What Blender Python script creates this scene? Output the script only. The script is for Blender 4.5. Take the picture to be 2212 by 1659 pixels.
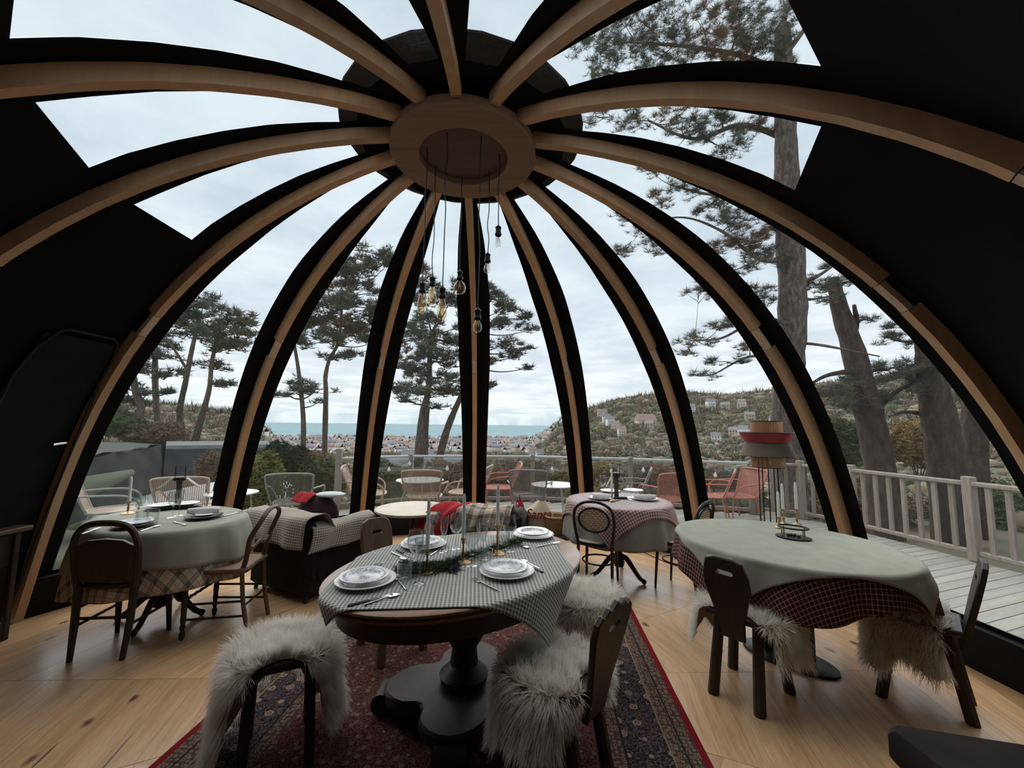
import bpy, math, random
import numpy as np
from mathutils import Vector, Matrix
R = math.radians
PI = math.pi
rng = random.Random(7)
nr = np.random.default_rng(11)
for o in list(bpy.data.objects):
    bpy.data.objects.remove(o)
scn = bpy.context.scene
COL = scn.collection

# ------------------------------------------------------------------ camera
CAM_Z, PITCH, ROLL, FPX = 1.5, 0.0987, 0.0121, 888.8
camd = bpy.data.cameras.new('camera')
cam = bpy.data.objects.new('camera', camd); COL.objects.link(cam)
camd.sensor_fit = 'HORIZONTAL'; camd.sensor_width = 36.0
camd.lens = FPX / 2212 * 36.0
camd.clip_start = 0.02; camd.clip_end = 60000
cam.location = (0, 0, CAM_Z)
cam.rotation_euler = (Matrix.Rotation(PI/2 + PITCH, 4, 'X') @ Matrix.Rotation(ROLL, 4, 'Z')).to_euler()
scn.camera = cam

# ------------------------------------------------------------------ sky
SKY_STRENGTH = 1.0
w = bpy.data.worlds.new('sky'); scn.world = w; w.use_nodes = True
nt = w.node_tree; nt.nodes.clear()
def N(nt, t, **kw):
    n = nt.nodes.new(t)
    for k, v in kw.items():
        if k in n.inputs.keys() if isinstance(k, str) else False: n.inputs[k].default_value = v
        else: setattr(n, k, v)
    return n
out = N(nt, 'ShaderNodeOutputWorld'); bg = N(nt, 'ShaderNodeBackground')
nt.links.new(bg.outputs[0], out.inputs[0]); bg.inputs[1].default_value = SKY_STRENGTH
tc = N(nt, 'ShaderNodeTexCoord'); sep = N(nt, 'ShaderNodeSeparateXYZ')
nt.links.new(tc.outputs['Generated'], sep.inputs[0])
ramp = N(nt, 'ShaderNodeValToRGB'); nt.links.new(sep.outputs[2], ramp.inputs[0])
cr = ramp.color_ramp
cr.elements[0].position = 0.0; cr.elements[0].color = (.66, .76, .80, 1)
cr.elements[1].position = 1.0; cr.elements[1].color = (.56, .65, .72, 1)
for p, c in ((.05, (.80, .86, .87)), (.13, (.74, .80, .84)), (.25, (.66, .74, .80)), (.5, (.62, .71, .77))):
    e = cr.elements.new(p); e.color = (*c, 1)
# flat cloud layer: project direction on a plane high above
mx = N(nt, 'ShaderNodeMath', operation='MAXIMUM'); mx.inputs[1].default_value = 0.02
nt.links.new(sep.outputs[2], mx.inputs[0])
addm = N(nt, 'ShaderNodeMath', operation='ADD'); addm.inputs[1].default_value = 0.06
nt.links.new(mx.outputs[0], addm.inputs[0])
dv = N(nt, 'ShaderNodeVectorMath', operation='DIVIDE')
nt.links.new(tc.outputs['Generated'], dv.inputs[0]); nt.links.new(addm.outputs[0], dv.inputs[1])
noi = N(nt, 'ShaderNodeTexNoise'); noi.inputs['Scale'].default_value = 1.3; noi.inputs['Detail'].default_value = 7; noi.inputs['Roughness'].default_value = .58
nt.links.new(dv.outputs[0], noi.inputs['Vector'])
cr2 = N(nt, 'ShaderNodeValToRGB'); nt.links.new(noi.outputs[0], cr2.inputs[0])
cr2.color_ramp.elements[0].position = .38; cr2.color_ramp.elements[0].color = (.84, .87, .90, 1)
cr2.color_ramp.elements[1].position = .60; cr2.color_ramp.elements[1].color = (1.10, 1.08, 1.06, 1)
mul = N(nt, 'ShaderNodeMixRGB', blend_type='MULTIPLY'); mul.inputs[0].default_value = 1
nt.links.new(ramp.outputs[0], mul.inputs[1]); nt.links.new(cr2.outputs[0], mul.inputs[2])
nt.links.new(mul.outputs[0], bg.inputs[0])
scn.view_settings.view_transform = 'Standard'; scn.view_settings.look = 'None'
scn.view_settings.gamma = 1; scn.view_settings.use_curve_mapping = False
scn.view_settings.exposure = 0.32
# thin bright overcast: the sun stands behind the cloud, high in front of the dome
sund = bpy.data.lights.new('sun', 'SUN'); sund.energy = 4.2; sund.angle = R(100); sund.color = (1.0, .985, .96)
sun = bpy.data.objects.new('sun', sund); COL.objects.link(sun)
sun.rotation_euler = Vector((-.25, 1.0, 1.25)).to_track_quat('Z', 'Y').to_euler()

# ------------------------------------------------------------------ measuring helpers (photo pixel + a known height or depth -> a point in the room)
def ray(px, py):
    X = (px - 1106) / FPX; Y = (py - 829.5) / FPX
    c, s = math.cos(ROLL), math.sin(ROLL)
    a = c*X + s*Y; b = -s*X + c*Y
    cp, sp = math.cos(PITCH), math.sin(PITCH)
    return Vector((a, cp + b*sp, sp - b*cp))
def at(px, py, z):
    r = ray(px, py); return Vector((0, 0, CAM_Z)) + r * ((z - CAM_Z) / r.z)
def aty(px, py, y):
    r = ray(px, py); return Vector((0, 0, CAM_Z)) + r * (y / r.y)

# ------------------------------------------------------------------ object helpers
def tag(o, label=None, cat=None, group=None, kind=None):
    if label: o['label'] = label
    if cat: o['category'] = cat
    if group: o['group'] = group
    if kind: o['kind'] = kind
    return o
def thing(name, label, cat, loc=(0, 0, 0), rz=0, group=None):
    o = bpy.data.objects.new(name, None); COL.objects.link(o)
    o.empty_display_size = .1
    o.location = loc; o.rotation_euler = (0, 0, rz)
    return tag(o, label, cat, group)
def copy_tree(o, parent=None):
    c = o.copy(); COL.objects.link(c)
    if parent is not None: c.parent = parent
    for ch in list(o.children): copy_tree(ch, c)
    return c
def frame(z_axis):
    z = Vector(z_axis).normalized()
    x = Vector((1, 0, 0)) if abs(z.x) < .9 else Vector((0, 1, 0))
    x = (x - z * x.dot(z)).normalized(); y = z.cross(x)
    return x, y, z
class MB:
    def __init__(s): s.v = []; s.f = []; s.uv = None; s.m = []
    def add(s, vs, fs, mat=0):
        b = len(s.v); s.v += [tuple(v) for v in vs]
        s.f += [tuple(i + b for i in f) for f in fs]; s.m += [mat] * len(fs); return s
    def box(s, c, size, rot=None, bev=0, mat=0, taper=1.0):
        hx, hy, hz = size[0]/2, size[1]/2, size[2]/2
        M = rot if rot is not None else Matrix.Identity(3)
        c = Vector(c)
        if bev <= 0:
            vs = [c + M @ Vector((x*hx*(taper if z > 0 else 1), y*hy*(taper if z > 0 else 1), z*hz)) for z in (-1, 1) for x, y in ((-1, -1), (1, -1), (1, 1), (-1, 1))]
            return s.add(vs, [(3, 2, 1, 0), (4, 5, 6, 7), (0, 1, 5, 4), (1, 2, 6, 5), (2, 3, 7, 6), (3, 0, 4, 7)], mat)
        b = min(bev, hx*.9, hy*.9, hz*.9)
        rings = []
        def oct_(ix, iy, z):
            return [(-ix, -hy if iy else -hy, z)]
        lv = [(-hz, b), (-hz + b, 0), (hz - b, 0), (hz, b)]
        vs = []
        for z, ins in lv:
            x1, y1 = hx - ins, hy - ins
            k = b if ins == 0 else b*.3
            t = taper if z > 0 else 1
            for x, y in ((-x1+k, -y1), (x1-k, -y1), (x1, -y1+k), (x1, y1-k), (x1-k, y1), (-x1+k, y1), (-x1, y1-k), (-x1, -y1+k)):
                vs.append(c + M @ Vector((x*t, y*t, z)))
        fs = [tuple(range(7, -1, -1)), tuple(range(24, 32))]
        for i in range(3):
            for j in range(8):
                a = i*8 + j; bb = i*8 + (j+1) % 8
                fs.append((a, bb, bb+8, a+8))
        return s.add(vs, fs, mat)
    def tube(s, pts, r, n=8, closed=False, cap=True, mat=0, flat=1.0):
        pts = [Vector(p) for p in pts]; m = len(pts)
        rs = r if isinstance(r, (list, tuple)) else [r]*m
        tang = []
        for i in range(m):
            if closed: t = pts[(i+1) % m] - pts[i-1]
            else: t = pts[min(i+1, m-1)] - pts[max(i-1, 0)]
            tang.append(t.normalized() if t.length > 1e-9 else Vector((0, 0, 1)))
        x, y, _ = frame(tang[0]); vs = []
        for i in range(m):
            t = tang[i]; x = (x - t * x.dot(t))
            x = x.normalized() if x.length > 1e-6 else frame(t)[0]
            y = t.cross(x)
            for j in range(n):
                a = 2*PI*j/n
                vs.append(pts[i] + (x*math.cos(a)*flat + y*math.sin(a)) * rs[i])
        fs = []
        for i in range(m if closed else m-1):
            for j in range(n):
                a = i*n + j; b = i*n + (j+1) % n; c2 = ((i+1) % m)*n
                fs.append((a, b, c2 + (j+1) % n, c2 + j))
        if cap and not closed:
            fs.append(tuple(range(n-1, -1, -1))); fs.append(tuple((m-1)*n + j for j in range(n)))
        return s.add(vs, fs, mat)
    def lathe(s, prof, c=(0, 0, 0), n=20, axis=(0, 0, 1), sx=1, sy=1, mat=0, cap=True, rz=0):
        x, y, z = frame(axis) if tuple(axis) != (0, 0, 1) else (Vector((1, 0, 0)), Vector((0, 1, 0)), Vector((0, 0, 1)))
        if rz: x, y = x*math.cos(rz)+y*math.sin(rz), -x*math.sin(rz)+y*math.cos(rz)
        c = Vector(c); vs = []
        for r, h in prof:
            for j in range(n):
                a = 2*PI*j/n
                vs.append(c + x*r*math.cos(a)*sx + y*r*math.sin(a)*sy + z*h)
        fs = []
        for i in range(len(prof)-1):
            for j in range(n):
                a = i*n + j; b = i*n + (j+1) % n
                fs.append((a, b, b+n, a+n))
        if cap:
            if prof[0][0] > 1e-6: fs.append(tuple(range(n-1, -1, -1)))
            if prof[-1][0] > 1e-6: fs.append(tuple((len(prof)-1)*n + j for j in range(n)))
        return s.add(vs, fs, mat)
    def prism(s, poly, z0, z1, M=None, mat=0, bev=0):
        n = len(poly); vs = []
        T = M if M is not None else Matrix.Identity(4)
        if bev > 0:
            cx = sum(p[0] for p in poly)/n; cy = sum(p[1] for p in poly)/n
            def ins(p):
                d = math.hypot(p[0]-cx, p[1]-cy) or 1
                return (p[0] - (p[0]-cx)/d*bev, p[1] - (p[1]-cy)/d*bev)
            lay = [([ins(p) for p in poly], z0), (poly, z0+bev), (poly, z1-bev), ([ins(p) for p in poly], z1)]
        else: lay = [(poly, z0), (poly, z1)]
        for pl, z in lay: vs += [T @ Vector((p[0], p[1], z)) for p in pl]
        fs = [tuple(range(n-1, -1, -1)), tuple((len(lay)-1)*n + j for j in range(n))]
        for i in range(len(lay)-1):
            for j in range(n):
                a = i*n + j; b = i*n + (j+1) % n
                fs.append((a, b, b+n, a+n))
        return s.add(vs, fs, mat)
    def grid(s, fn, nu, nv, closed_u=False, mat=0):
        b = [fn(i/(nu if closed_u else nu-1), j/(nv-1)) for j in range(nv) for i in range(nu)]
        fs = []
        for j in range(nv-1):
            for i in range(nu if closed_u else nu-1):
                a = j*nu + i; c = j*nu + (i+1) % nu
                fs.append((a, c, c+nu, a+nu))
        return s.add(b, fs, mat)
    def ell(s, c, r, n=14, m=9, mat=0):
        r = (r, r, r) if isinstance(r, (int, float)) else r
        pr = [(max(1e-4, math.sin(PI*i/(m-1))), -math.cos(PI*i/(m-1))) for i in range(m)]
        vs = []; c = Vector(c)
        for a, h in pr:
            for j in range(n):
                t = 2*PI*j/n
                vs.append(c + Vector((r[0]*a*math.cos(t), r[1]*a*math.sin(t), r[2]*h)))
        fs = [(i*n+j, i*n+(j+1) % n, (i+1)*n+(j+1) % n, (i+1)*n+j) for i in range(m-1) for j in range(n)]
        return s.add(vs, fs, mat)
    def build(s, name, mat, parent=None, smooth=True, angle=40, uv=None):
        me = bpy.data.meshes.new(name)
        me.from_pydata([tuple(v) for v in s.v], [], s.f)
        mats = mat if isinstance(mat, (list, tuple)) else [mat]
        for q in mats: me.materials.append(q)
        if len(mats) > 1: me.polygons.foreach_set('material_index', s.m)
        if uv is not None:
            ul = me.uv_layers.new(name='UVMap')
            li = np.empty(len(me.loops), dtype=np.int32); me.loops.foreach_get('vertex_index', li)
            ul.data.foreach_set('uv', np.asarray(uv, dtype=np.float32)[li].ravel())
        me.validate()
        if smooth:
            me.polygons.foreach_set('use_smooth', [True]*len(me.polygons))
            try: me.set_sharp_from_angle(angle=R(angle))
            except Exception: pass
        me.update()
        o = bpy.data.objects.new(name, me); COL.objects.link(o)
        if parent is not None: o.parent = parent
        return o
def np_mesh(name, V, F, mat, parent=None, smooth=False, matidx=None):
    """V (n,3), F (m,k) fast mesh"""
    me = bpy.data.meshes.new(name); k = F.shape[1]
    me.vertices.add(len(V)); me.vertices.foreach_set('co', np.asarray(V, np.float32).ravel())
    me.loops.add(F.size); me.loops.foreach_set('vertex_index', np.asarray(F, np.int32).ravel())
    me.polygons.add(len(F)); me.polygons.foreach_set('loop_start', np.arange(0, F.size, k, dtype=np.int32))
    me.polygons.foreach_set('loop_total', np.full(len(F), k, np.int32))
    for m in (mat if isinstance(mat, (list, tuple)) else [mat]): me.materials.append(m)
    if matidx is not None: me.polygons.foreach_set('material_index', matidx)
    me.update(calc_edges=True)
    if smooth: me.polygons.foreach_set('use_smooth', [True]*len(F))
    o = bpy.data.objects.new(name, me); COL.objects.link(o)
    if parent is not None: o.parent = parent
    return o
def arc(c, r, a0, a1, n, z=0):
    return [Vector((c[0]+r*math.cos(a0+(a1-a0)*i/(n-1)), c[1]+r*math.sin(a0+(a1-a0)*i/(n-1)), z)) for i in range(n)]
def spline(pts, n=8):
    P = [Vector(p) for p in pts]; P = [P[0]*2-P[1]] + P + [P[-1]*2-P[-2]]; out_ = []
    for i in range(1, len(P)-2):
        for k in range(n):
            t = k/n; a, b, c, d = P[i-1], P[i], P[i+1], P[i+2]
            out_.append(.5*((2*b)+(-a+c)*t+(2*a-5*b+4*c-d)*t*t+(-a+3*b-3*c+d)*t**3))
    out_.append(P[-2]); return out_
def Rz(a): return Matrix.Rotation(a, 3, 'Z')

# ------------------------------------------------------------------ materials
_M = {}
class G:
    """tiny node-graph helper"""
    def __init__(s, name):
        s.mat = bpy.data.materials.new(name); s.mat.use_nodes = True
        s.t = s.mat.node_tree; s.t.nodes.clear()
        s.out = s.t.nodes.new('ShaderNodeOutputMaterial'); s.b = s.t.nodes.new('ShaderNodeBsdfPrincipled')
        s.t.links.new(s.b.outputs[0], s.out.inputs[0])
    def n(s, t, **k):
        nd = s.t.nodes.new(t)
        for a, v in k.items():
            if a.startswith('_'): nd.inputs[a[1:].replace('_', ' ')].default_value = v
            else: setattr(nd, a, v)
        return nd
    def l(s, a, b): s.t.links.new(a, b); return s
    def coord(s, kind='Object', scale=(1, 1, 1), rot=(0, 0, 0)):
        c = s.n('ShaderNodeTexCoord'); m = s.n('ShaderNodeMapping'); m.inputs['Scale'].default_value = scale; m.inputs['Rotation'].default_value = rot
        s.l(c.outputs[kind], m.inputs[0]); return m.outputs[0]
    def noise(s, vec, scale=5, detail=4, rough=.5, dist=0):
        n = s.n('ShaderNodeTexNoise'); n.inputs['Scale'].default_value = scale; n.inputs['Detail'].default_value = detail
        n.inputs['Roughness'].default_value = rough; n.inputs['Distortion'].default_value = dist
        s.l(vec, n.inputs['Vector']); return n.outputs[0]
    def ramp(s, fac, stops, interp='LINEAR'):
        r = s.n('ShaderNodeValToRGB'); r.color_ramp.interpolation = interp
        e = r.color_ramp.elements
        e[0].position = stops[0][0]; e[0].color = (*stops[0][1], 1); e[1].position = stops[-1][0]; e[1].color = (*stops[-1][1], 1)
        for p, c in stops[1:-1]:
            q = e.new(p); q.color = (*c, 1)
        s.l(fac, r.inputs[0]); return r.outputs[0]
    def mix(s, f, a, b, mode='MIX'):
        m = s.n('ShaderNodeMixRGB', blend_type=mode)
        for i, x in ((0, f), (1, a), (2, b)):
            if hasattr(x, 'is_output'): s.l(x, m.inputs[i])
            else: m.inputs[i].default_value = x if i == 0 else (*x, 1)
        return m.outputs[0]
    def math(s, op, a, b=None, c=None):
        m = s.n('ShaderNodeMath', operation=op)
        for i, x in enumerate((a, b, c)):
            if x is None: continue
            if hasattr(x, 'is_output'): s.l(x, m.inputs[i])
            else: m.inputs[i].default_value = x
        return m.outputs[0]
    def bump(s, h, st=.3, d=.01):
        b = s.n('ShaderNodeBump'); b.inputs['Strength'].default_value = st; b.inputs['Distance'].default_value = d
        s.l(h, b.inputs['Height']); s.l(b.outputs[0], s.b.inputs['Normal']); return s
    def set(s, **k):
        for a, v in k.items():
            i = s.b.inputs[a.replace('_', ' ')]
            if hasattr(v, 'is_output'): s.l(v, i)
            else: i.default_value = (*v, 1) if isinstance(v, tuple) and len(v) == 3 else v
        return s
def plain(name, col, rough=.6, var=.15, scale=12, metal=0, bump=.0, bscale=60, spec=.5, kind='Object'):
    if name in _M: return _M[name]
    g = G(name); v = g.coord(kind)
    c0 = tuple(max(0, x*(1-var)) for x in col); c1 = tuple(x*(1+var) for x in col)
    g.set(Base_Color=g.ramp(g.noise(v, scale, 4), [(.3, c0), (.7, c1)]), Roughness=rough, Metallic=metal)
    g.b.inputs['Specular IOR Level'].default_value = spec
    if bump: g.bump(g.noise(v, bscale, 3), bump, .004)
    _M[name] = g.mat; return g.mat
def wood(name, cols, scale=1.0, rough=.5, axis=0, knots=False, spec=.4, island=True, grain=1.0, coat=0.0):
    if name in _M: return _M[name]
    g = G(name); sc = [9, 9, 9]; sc[axis] = .7
    co = g.n('ShaderNodeTexCoord'); oi = g.n('ShaderNodeObjectInfo')
    add = g.n('ShaderNodeVectorMath', operation='ADD'); mu = g.n('ShaderNodeVectorMath', operation='SCALE'); mu.inputs['Scale'].default_value = 37.0
    cmb = g.n('ShaderNodeCombineXYZ')
    for i in range(3): g.l(oi.outputs['Random'], cmb.inputs[i])
    g.l(cmb.outputs[0], mu.inputs[0]); g.l(co.outputs['Object'], add.inputs[0]); g.l(mu.outputs[0], add.inputs[1])
    mp = g.n('ShaderNodeMapping'); mp.inputs['Scale'].default_value = [x*scale for x in sc]; g.l(add.outputs[0], mp.inputs[0])
    n1 = g.noise(mp.outputs[0], 1.6, 6, .62, .6)
    c = g.ramp(n1, [(.25, cols[0]), (.5, cols[1]), (.75, cols[2])])
    n2 = g.noise(mp.outputs[0], 9, 3, .6, .2)
    c = g.mix(.45*grain, c, g.ramp(n2, [(.35, (.62, .55, .5)), (.6, (1.05, 1.03, 1.0))]), 'MULTIPLY')
    r = g.ramp(oi.outputs['Random'], [(0, (.86, .84, .80)), (.5, (1, 1, 1)), (1, (1.10, 1.06, 1.0))])
    c = g.mix(1.0, c, r, 'MULTIPLY')
    if knots:
        sk = [1.6, 1.6, 1.6]; sk[axis] = .9
        mk = g.n('ShaderNodeMapping'); mk.inputs['Scale'].default_value = [x*scale*1.7 for x in sk]; g.l(add.outputs[0], mk.inputs[0])
        vo = g.n('ShaderNodeTexVoronoi'); vo.inputs['Scale'].default_value = 1.6; g.l(mk.outputs[0], vo.inputs['Vector'])
        nz = g.noise(mk.outputs[0], 7, 2); d = g.math('ADD', vo.outputs['Distance'], g.math('MULTIPLY', g.math('SUBTRACT', nz, .5), .10))
        c = g.mix(g.ramp(d, [(.05, (1, 1, 1)), (.12, (0, 0, 0))]), c, (.10, .045, .02))
        mc = g.n('ShaderNodeMapping'); q = [26, 26, 26]; q[axis] = 1.4; mc.inputs['Scale'].default_value = q; g.l(add.outputs[0], mc.inputs[0])
        cr_ = g.noise(mc.outputs[0], 1.0, 2, .5); c = g.mix(g.ramp(cr_, [(.74, (0, 0, 0)), (.765, (1, 1, 1))]), c, (.10, .06, .035))
    g.set(Base_Color=c, Roughness=g.math('ADD', g.math('MULTIPLY', n2, .25), rough-.12)); g.b.inputs['Specular IOR Level'].default_value = spec
    if coat: g.b.inputs['Coat Weight'].default_value = coat; g.b.inputs['Coat Roughness'].default_value = .22
    g.bump(n2, .12, .002)
    _M[name] = g.mat; return g.mat
PINE = wood('rib_pine', [(.47, .275, .15), (.54, .325, .18), (.60, .37, .21)], axis=2, rough=.55, grain=.22, scale=.8)
PINE2 = wood('joint_spruce', [(.52, .36, .26), (.62, .45, .33), (.70, .52, .39)], axis=2, rough=.6, grain=.4)
RINGW = wood('ring_spruce', [(.20, .115, .065), (.26, .155, .09), (.31, .19, .11)], axis=0, rough=.6, knots=True, grain=.5)
DISCW = wood('disc_walnut', [(.085, .042, .030), (.105, .052, .036), (.125, .062, .042)], axis=0, rough=.6, knots=False, grain=.3)
FLOORW = wood('floor_larch', [(.50, .285, .14), (.66, .41, .215), (.76, .51, .30)], axis=0, rough=.42, knots=True, spec=.5, coat=.25)
BLACKFAB = plain('black_canvas', (.0065, .0065, .007), .95, .25, 6, bump=.3, bscale=220, spec=.12)
BLACKPAINT = plain('black_painted_board', (.012, .012, .013), .85, .2, 8, spec=.15)
def clear_film():
    if 'film' in _M: return _M['film']
    g = G('clear_pvc_film'); g.t.nodes.remove(g.b)
    tr = g.n('ShaderNodeBsdfTransparent'); tr.inputs[0].default_value = (.97, .98, .985, 1)
    gl = g.n('ShaderNodeBsdfGlossy'); gl.inputs['Roughness'].default_value = .06; gl.inputs[0].default_value = (.9, .95, 1, 1)
    df = g.n('ShaderNodeBsdfDiffuse'); df.inputs[0].default_value = (.8, .82, .84, 1)
    v = g.coord('Object'); n = g.noise(v, 2.2, 5, .6, 1.2)
    bp = g.n('ShaderNodeBump'); bp.inputs['Strength'].default_value = .35; bp.inputs['Distance'].default_value = .03; g.l(n, bp.inputs['Height']); g.l(bp.outputs[0], gl.inputs['Normal'])
    fr = g.n('ShaderNodeLayerWeight'); g.l(bp.outputs[0], fr.inputs['Normal'])
    m1 = g.n('ShaderNodeMixShader'); m1.inputs[0].default_value = .05; g.l(tr.outputs[0], m1.inputs[1]); g.l(df.outputs[0], m1.inputs[2])
    m2 = g.n('ShaderNodeMixShader'); g.l(g.math('ADD', g.math('MULTIPLY', g.math('POWER', fr.outputs['Facing'], 4.0), .30), .015), m2.inputs[0]); g.l(m1.outputs[0], m2.inputs[1]); g.l(gl.outputs[0], m2.inputs[2])
    g.l(m2.outputs[0], g.out.inputs[0]); _M['film'] = g.mat; return g.mat
FILM = clear_film()

# ------------------------------------------------------------------ dome shell
DC = Vector((-.3455, 2.631, 0))
PROF = [(3.341, 0), (3.285, .225), (3.228, .453), (3.167, .681), (3.101, .909), (3.025, 1.134), (2.939, 1.355), (2.84, 1.571), (2.728, 1.779), (2.603, 1.978), (2.462, 2.167), (2.308, 2.345), (2.14, 2.51), (1.96, 2.662), (1.767, 2.801), (1.565, 2.925), (1.353, 3.035), (1.135, 3.13), (.913, 3.212), (.688, 3.282), (.46, 3.335)]
DEL = dict(zip(range(-6, 8), [.0159, .0137, .0049, -.0117, -.0261, -.0167, -.0122, .002, -.0077, -.0045, .005, .0136, .0108, .0128]))
RIBS = list(range(-6, 8))
def rang(k):
    k2 = (k + 6) % 14 - 6
    return -.0384 + k2*2*PI/14 + DEL[k2] + (2*PI if k > 7 else 0)
def pt_on(prof, s):
    s = max(0, min(len(prof)-1.0001, s)); i = int(s); t = s - i
    a, b = prof[i], prof[i+1]; return (a[0]+(b[0]-a[0])*t, a[1]+(b[1]-a[1])*t)
def nrm(s):
    a = pt_on(PROF, s-.5); b = pt_on(PROF, s+.5); d = Vector((b[0]-a[0], b[1]-a[1])).normalized()
    return Vector((d.y, -d.x))          # outward
def prof_off(s, off):
    p = pt_on(PROF, s); n = nrm(s); return (p[0]+n.x*off, p[1]+n.y*off)
def dome_pt(a, r, z, side=0):
    return Vector((DC.x + math.sin(a)*r + math.cos(a)*side, DC.y + math.cos(a)*r - math.sin(a)*side, z))
def s_of_z(z):
    for i in range(len(PROF)-1):
        if PROF[i][1] <= z <= PROF[i+1][1]: return i + (z-PROF[i][1])/(PROF[i+1][1]-PROF[i][1])
    return len(PROF)-1
NS = len(PROF)-1
DEPTH, SHELL, RW = .075, .085, .029
SJ2, SJ1 = s_of_z(2.128), s_of_z(2.275)
def strip(a, s0, s1, off0, off1, hw, n):
    m = MB(); vs = []
    for i in range(n+1):
        s = s0 + (s1-s0)*i/n
        for off, sd in ((off0, -hw), (off0, hw), (off1, hw), (off1, -hw)):
            r, z = prof_off(s, off); vs.append(dome_pt(a, r, max(z, 0.002), sd))
    fs = [(0, 1, 2, 3), tuple(n*4+j for j in (3, 2, 1, 0))]
    for i in range(n):
        for j in range(4):
            p = i*4+j; q = i*4+(j+1) % 4; fs.append((p, p+4, q+4, q))
    return m.add(vs, fs)
def local(bm_, root):
    o = root.location; bm_.v = [(v[0]-o.x, v[1]-o.y, v[2]-o.z) for v in bm_.v]; return bm_
num = 0
for k in RIBS:
    num += 1
    a = rang(k); base = dome_pt(a, 3.4, 0)
    root = bpy.data.objects.new('trim_%d' % num, None); COL.objects.link(root); root.location = base; root['kind'] = 'structure'
    local(strip(a, 0, SJ2-.02, 0, DEPTH, RW, 24), root).build('lower_rib', PINE, root, angle=30)
    local(strip(a, SJ1+.02, NS, 0, DEPTH, RW, 32), root).build('upper_rib', PINE, root, angle=30)
    local(strip(a, SJ2, SJ1, .003, .035, RW-.001, 4), root).build('joint_block', PINE2, root, angle=30)
    local(strip(a, SJ2-.4, SJ1+.4, .036, DEPTH-.01, RW*.45, 6), root).build('joint_plate', BLACKPAINT, root, angle=30)
# shell panels: fabric with the clear windows cut in
PANELS_FULL = [-3, -2, -1, 0, 1, 2, 3]
BTAB = [(0, .15), (.25, .17), (.5, .195), (.7, .185), (.85, .13), (.95, .07), (1, .05)]
def band(s):           # half width of the black border beside a rib, metres
    x = s/NS
    for (x0, y0), (x1, y1) in zip(BTAB, BTAB[1:]):
        if x <= x1: return y0 + (y1-y0)*(x-x0)/(x1-x0)
    return .05
SB_FULL, SB_SHORT, ST = s_of_z(.30), s_of_z(2.70), s_of_z(3.285)
fab = MB(); nwin = 0
bd = {-3: 'far_left', -2: 'left', -1: 'middle_left', 0: 'middle', 1: 'middle_right', 2: 'right', 3: 'far_right'}
for k in RIBS:
    a0, a1 = rang(k), rang(k+1)
    if a1 < a0: a1 += 2*PI
    def P(s, t, off=SHELL):
        r, z = prof_off(s, off)
        return dome_pt(a0, r, max(z, .0)).lerp(dome_pt(a1, r, max(z, .0)), t)
    def tb(s):
        r, z = prof_off(s, SHELL); return min(.46, band(s)/max(.05, 2*r*math.sin((a1-a0)/2)))
    sb = SB_FULL if k in PANELS_FULL else SB_SHORT
    n = 30
    ss = [sb + (ST-sb)*i/n for i in range(n+1)]
    for lo in (0, 1):
        vs = []; fs = []
        for i, s in enumerate(ss):
            t = tb(s); vs += [P(s, lo), P(s, t if lo == 0 else 1-t)]
            if i: fs.append((2*i-2, 2*i-1, 2*i+1, 2*i))
        fab.add(vs, fs)
    sl = [ST + (NS-ST)*i/4 for i in range(5)]
    fab.add([P(s, t) for s in sl for t in (0, .5, 1)], [(i*3+j, i*3+j+1, i*3+j+4, i*3+j+3) for i in range(4) for j in (0, 1)])
    m = max(2, int(sb/1.0)); sl = [sb*i/m for i in range(m+1)]
    fab.add([P(s, t) for s in sl for t in (0, .5, 1)], [(i*3+j, i*3+j+1, i*3+j+4, i*3+j+3) for i in range(m) for j in (0, 1)])
    nwin += 1
    wm = MB(); vs = []; fs = []
    for i, s in enumerate(ss):
        t = tb(s)
        for q in range(5): vs.append(P(s, t + (1-2*t)*q/4, SHELL+.004))
        if i: fs += [(5*i-5+q, 5*i-4+q, 5*i+1+q, 5*i+q) for q in range(4)]
    wm.add(vs, fs)
    wo = wm.build('window_%d' % nwin, FILM); wo['kind'] = 'structure'
    if k in PANELS_FULL:
        bmx = MB(); r0 = 3.34*math.cos((a1-a0)/2) if False else 3.33
        q0, q1 = dome_pt(a0, 3.37, 0), dome_pt(a1, 3.37, 0); i0, i1 = dome_pt(a0, 3.44, 0), dome_pt(a1, 3.44, 0)
        up = Vector((0, 0, .29)); lean0 = dome_pt(a0, 3.30, 0)-q0; lean1 = dome_pt(a1, 3.30, 0)-q1
        bmx.add([q0, q1, i1, i0, q0+up+lean0, q1+up+lean1, i1+up, i0+up], [(3, 2, 1, 0), (4, 5, 6, 7), (0, 1, 5, 4), (1, 2, 6, 5), (2, 3, 7, 6), (3, 0, 4, 7)])
        bo = bmx.build('baseboard_%s' % bd[k], BLACKPAINT, smooth=False); bo['kind'] = 'structure'
fo = fab.build('ceiling', BLACKFAB); fo['kind'] = 'structure'
# crown ring
cz = 3.335
ring = bpy.data.objects.new('trim_15', None); COL.objects.link(ring); ring.location = (DC.x, DC.y, cz); ring['kind'] = 'structure'
MB().lathe([(.297, -.045), (.483, -.045), (.486, -.042), (.486, .02), (.297, .02), (.297, -.045)], n=96, cap=False).build('ring', RINGW, ring, angle=30)
MB().lathe([(.298, .0), (.298, .018)], n=64).build('hanging_disc', DISCW, ring, angle=30)
fcap = MB().lathe([(.02, .16), (.80, .085), (.80, .10), (.02, .18)], c=(DC.x, DC.y, cz), n=28, cap=False).build('trim_16', BLACKFAB); fcap['kind'] = 'structure'

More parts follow.
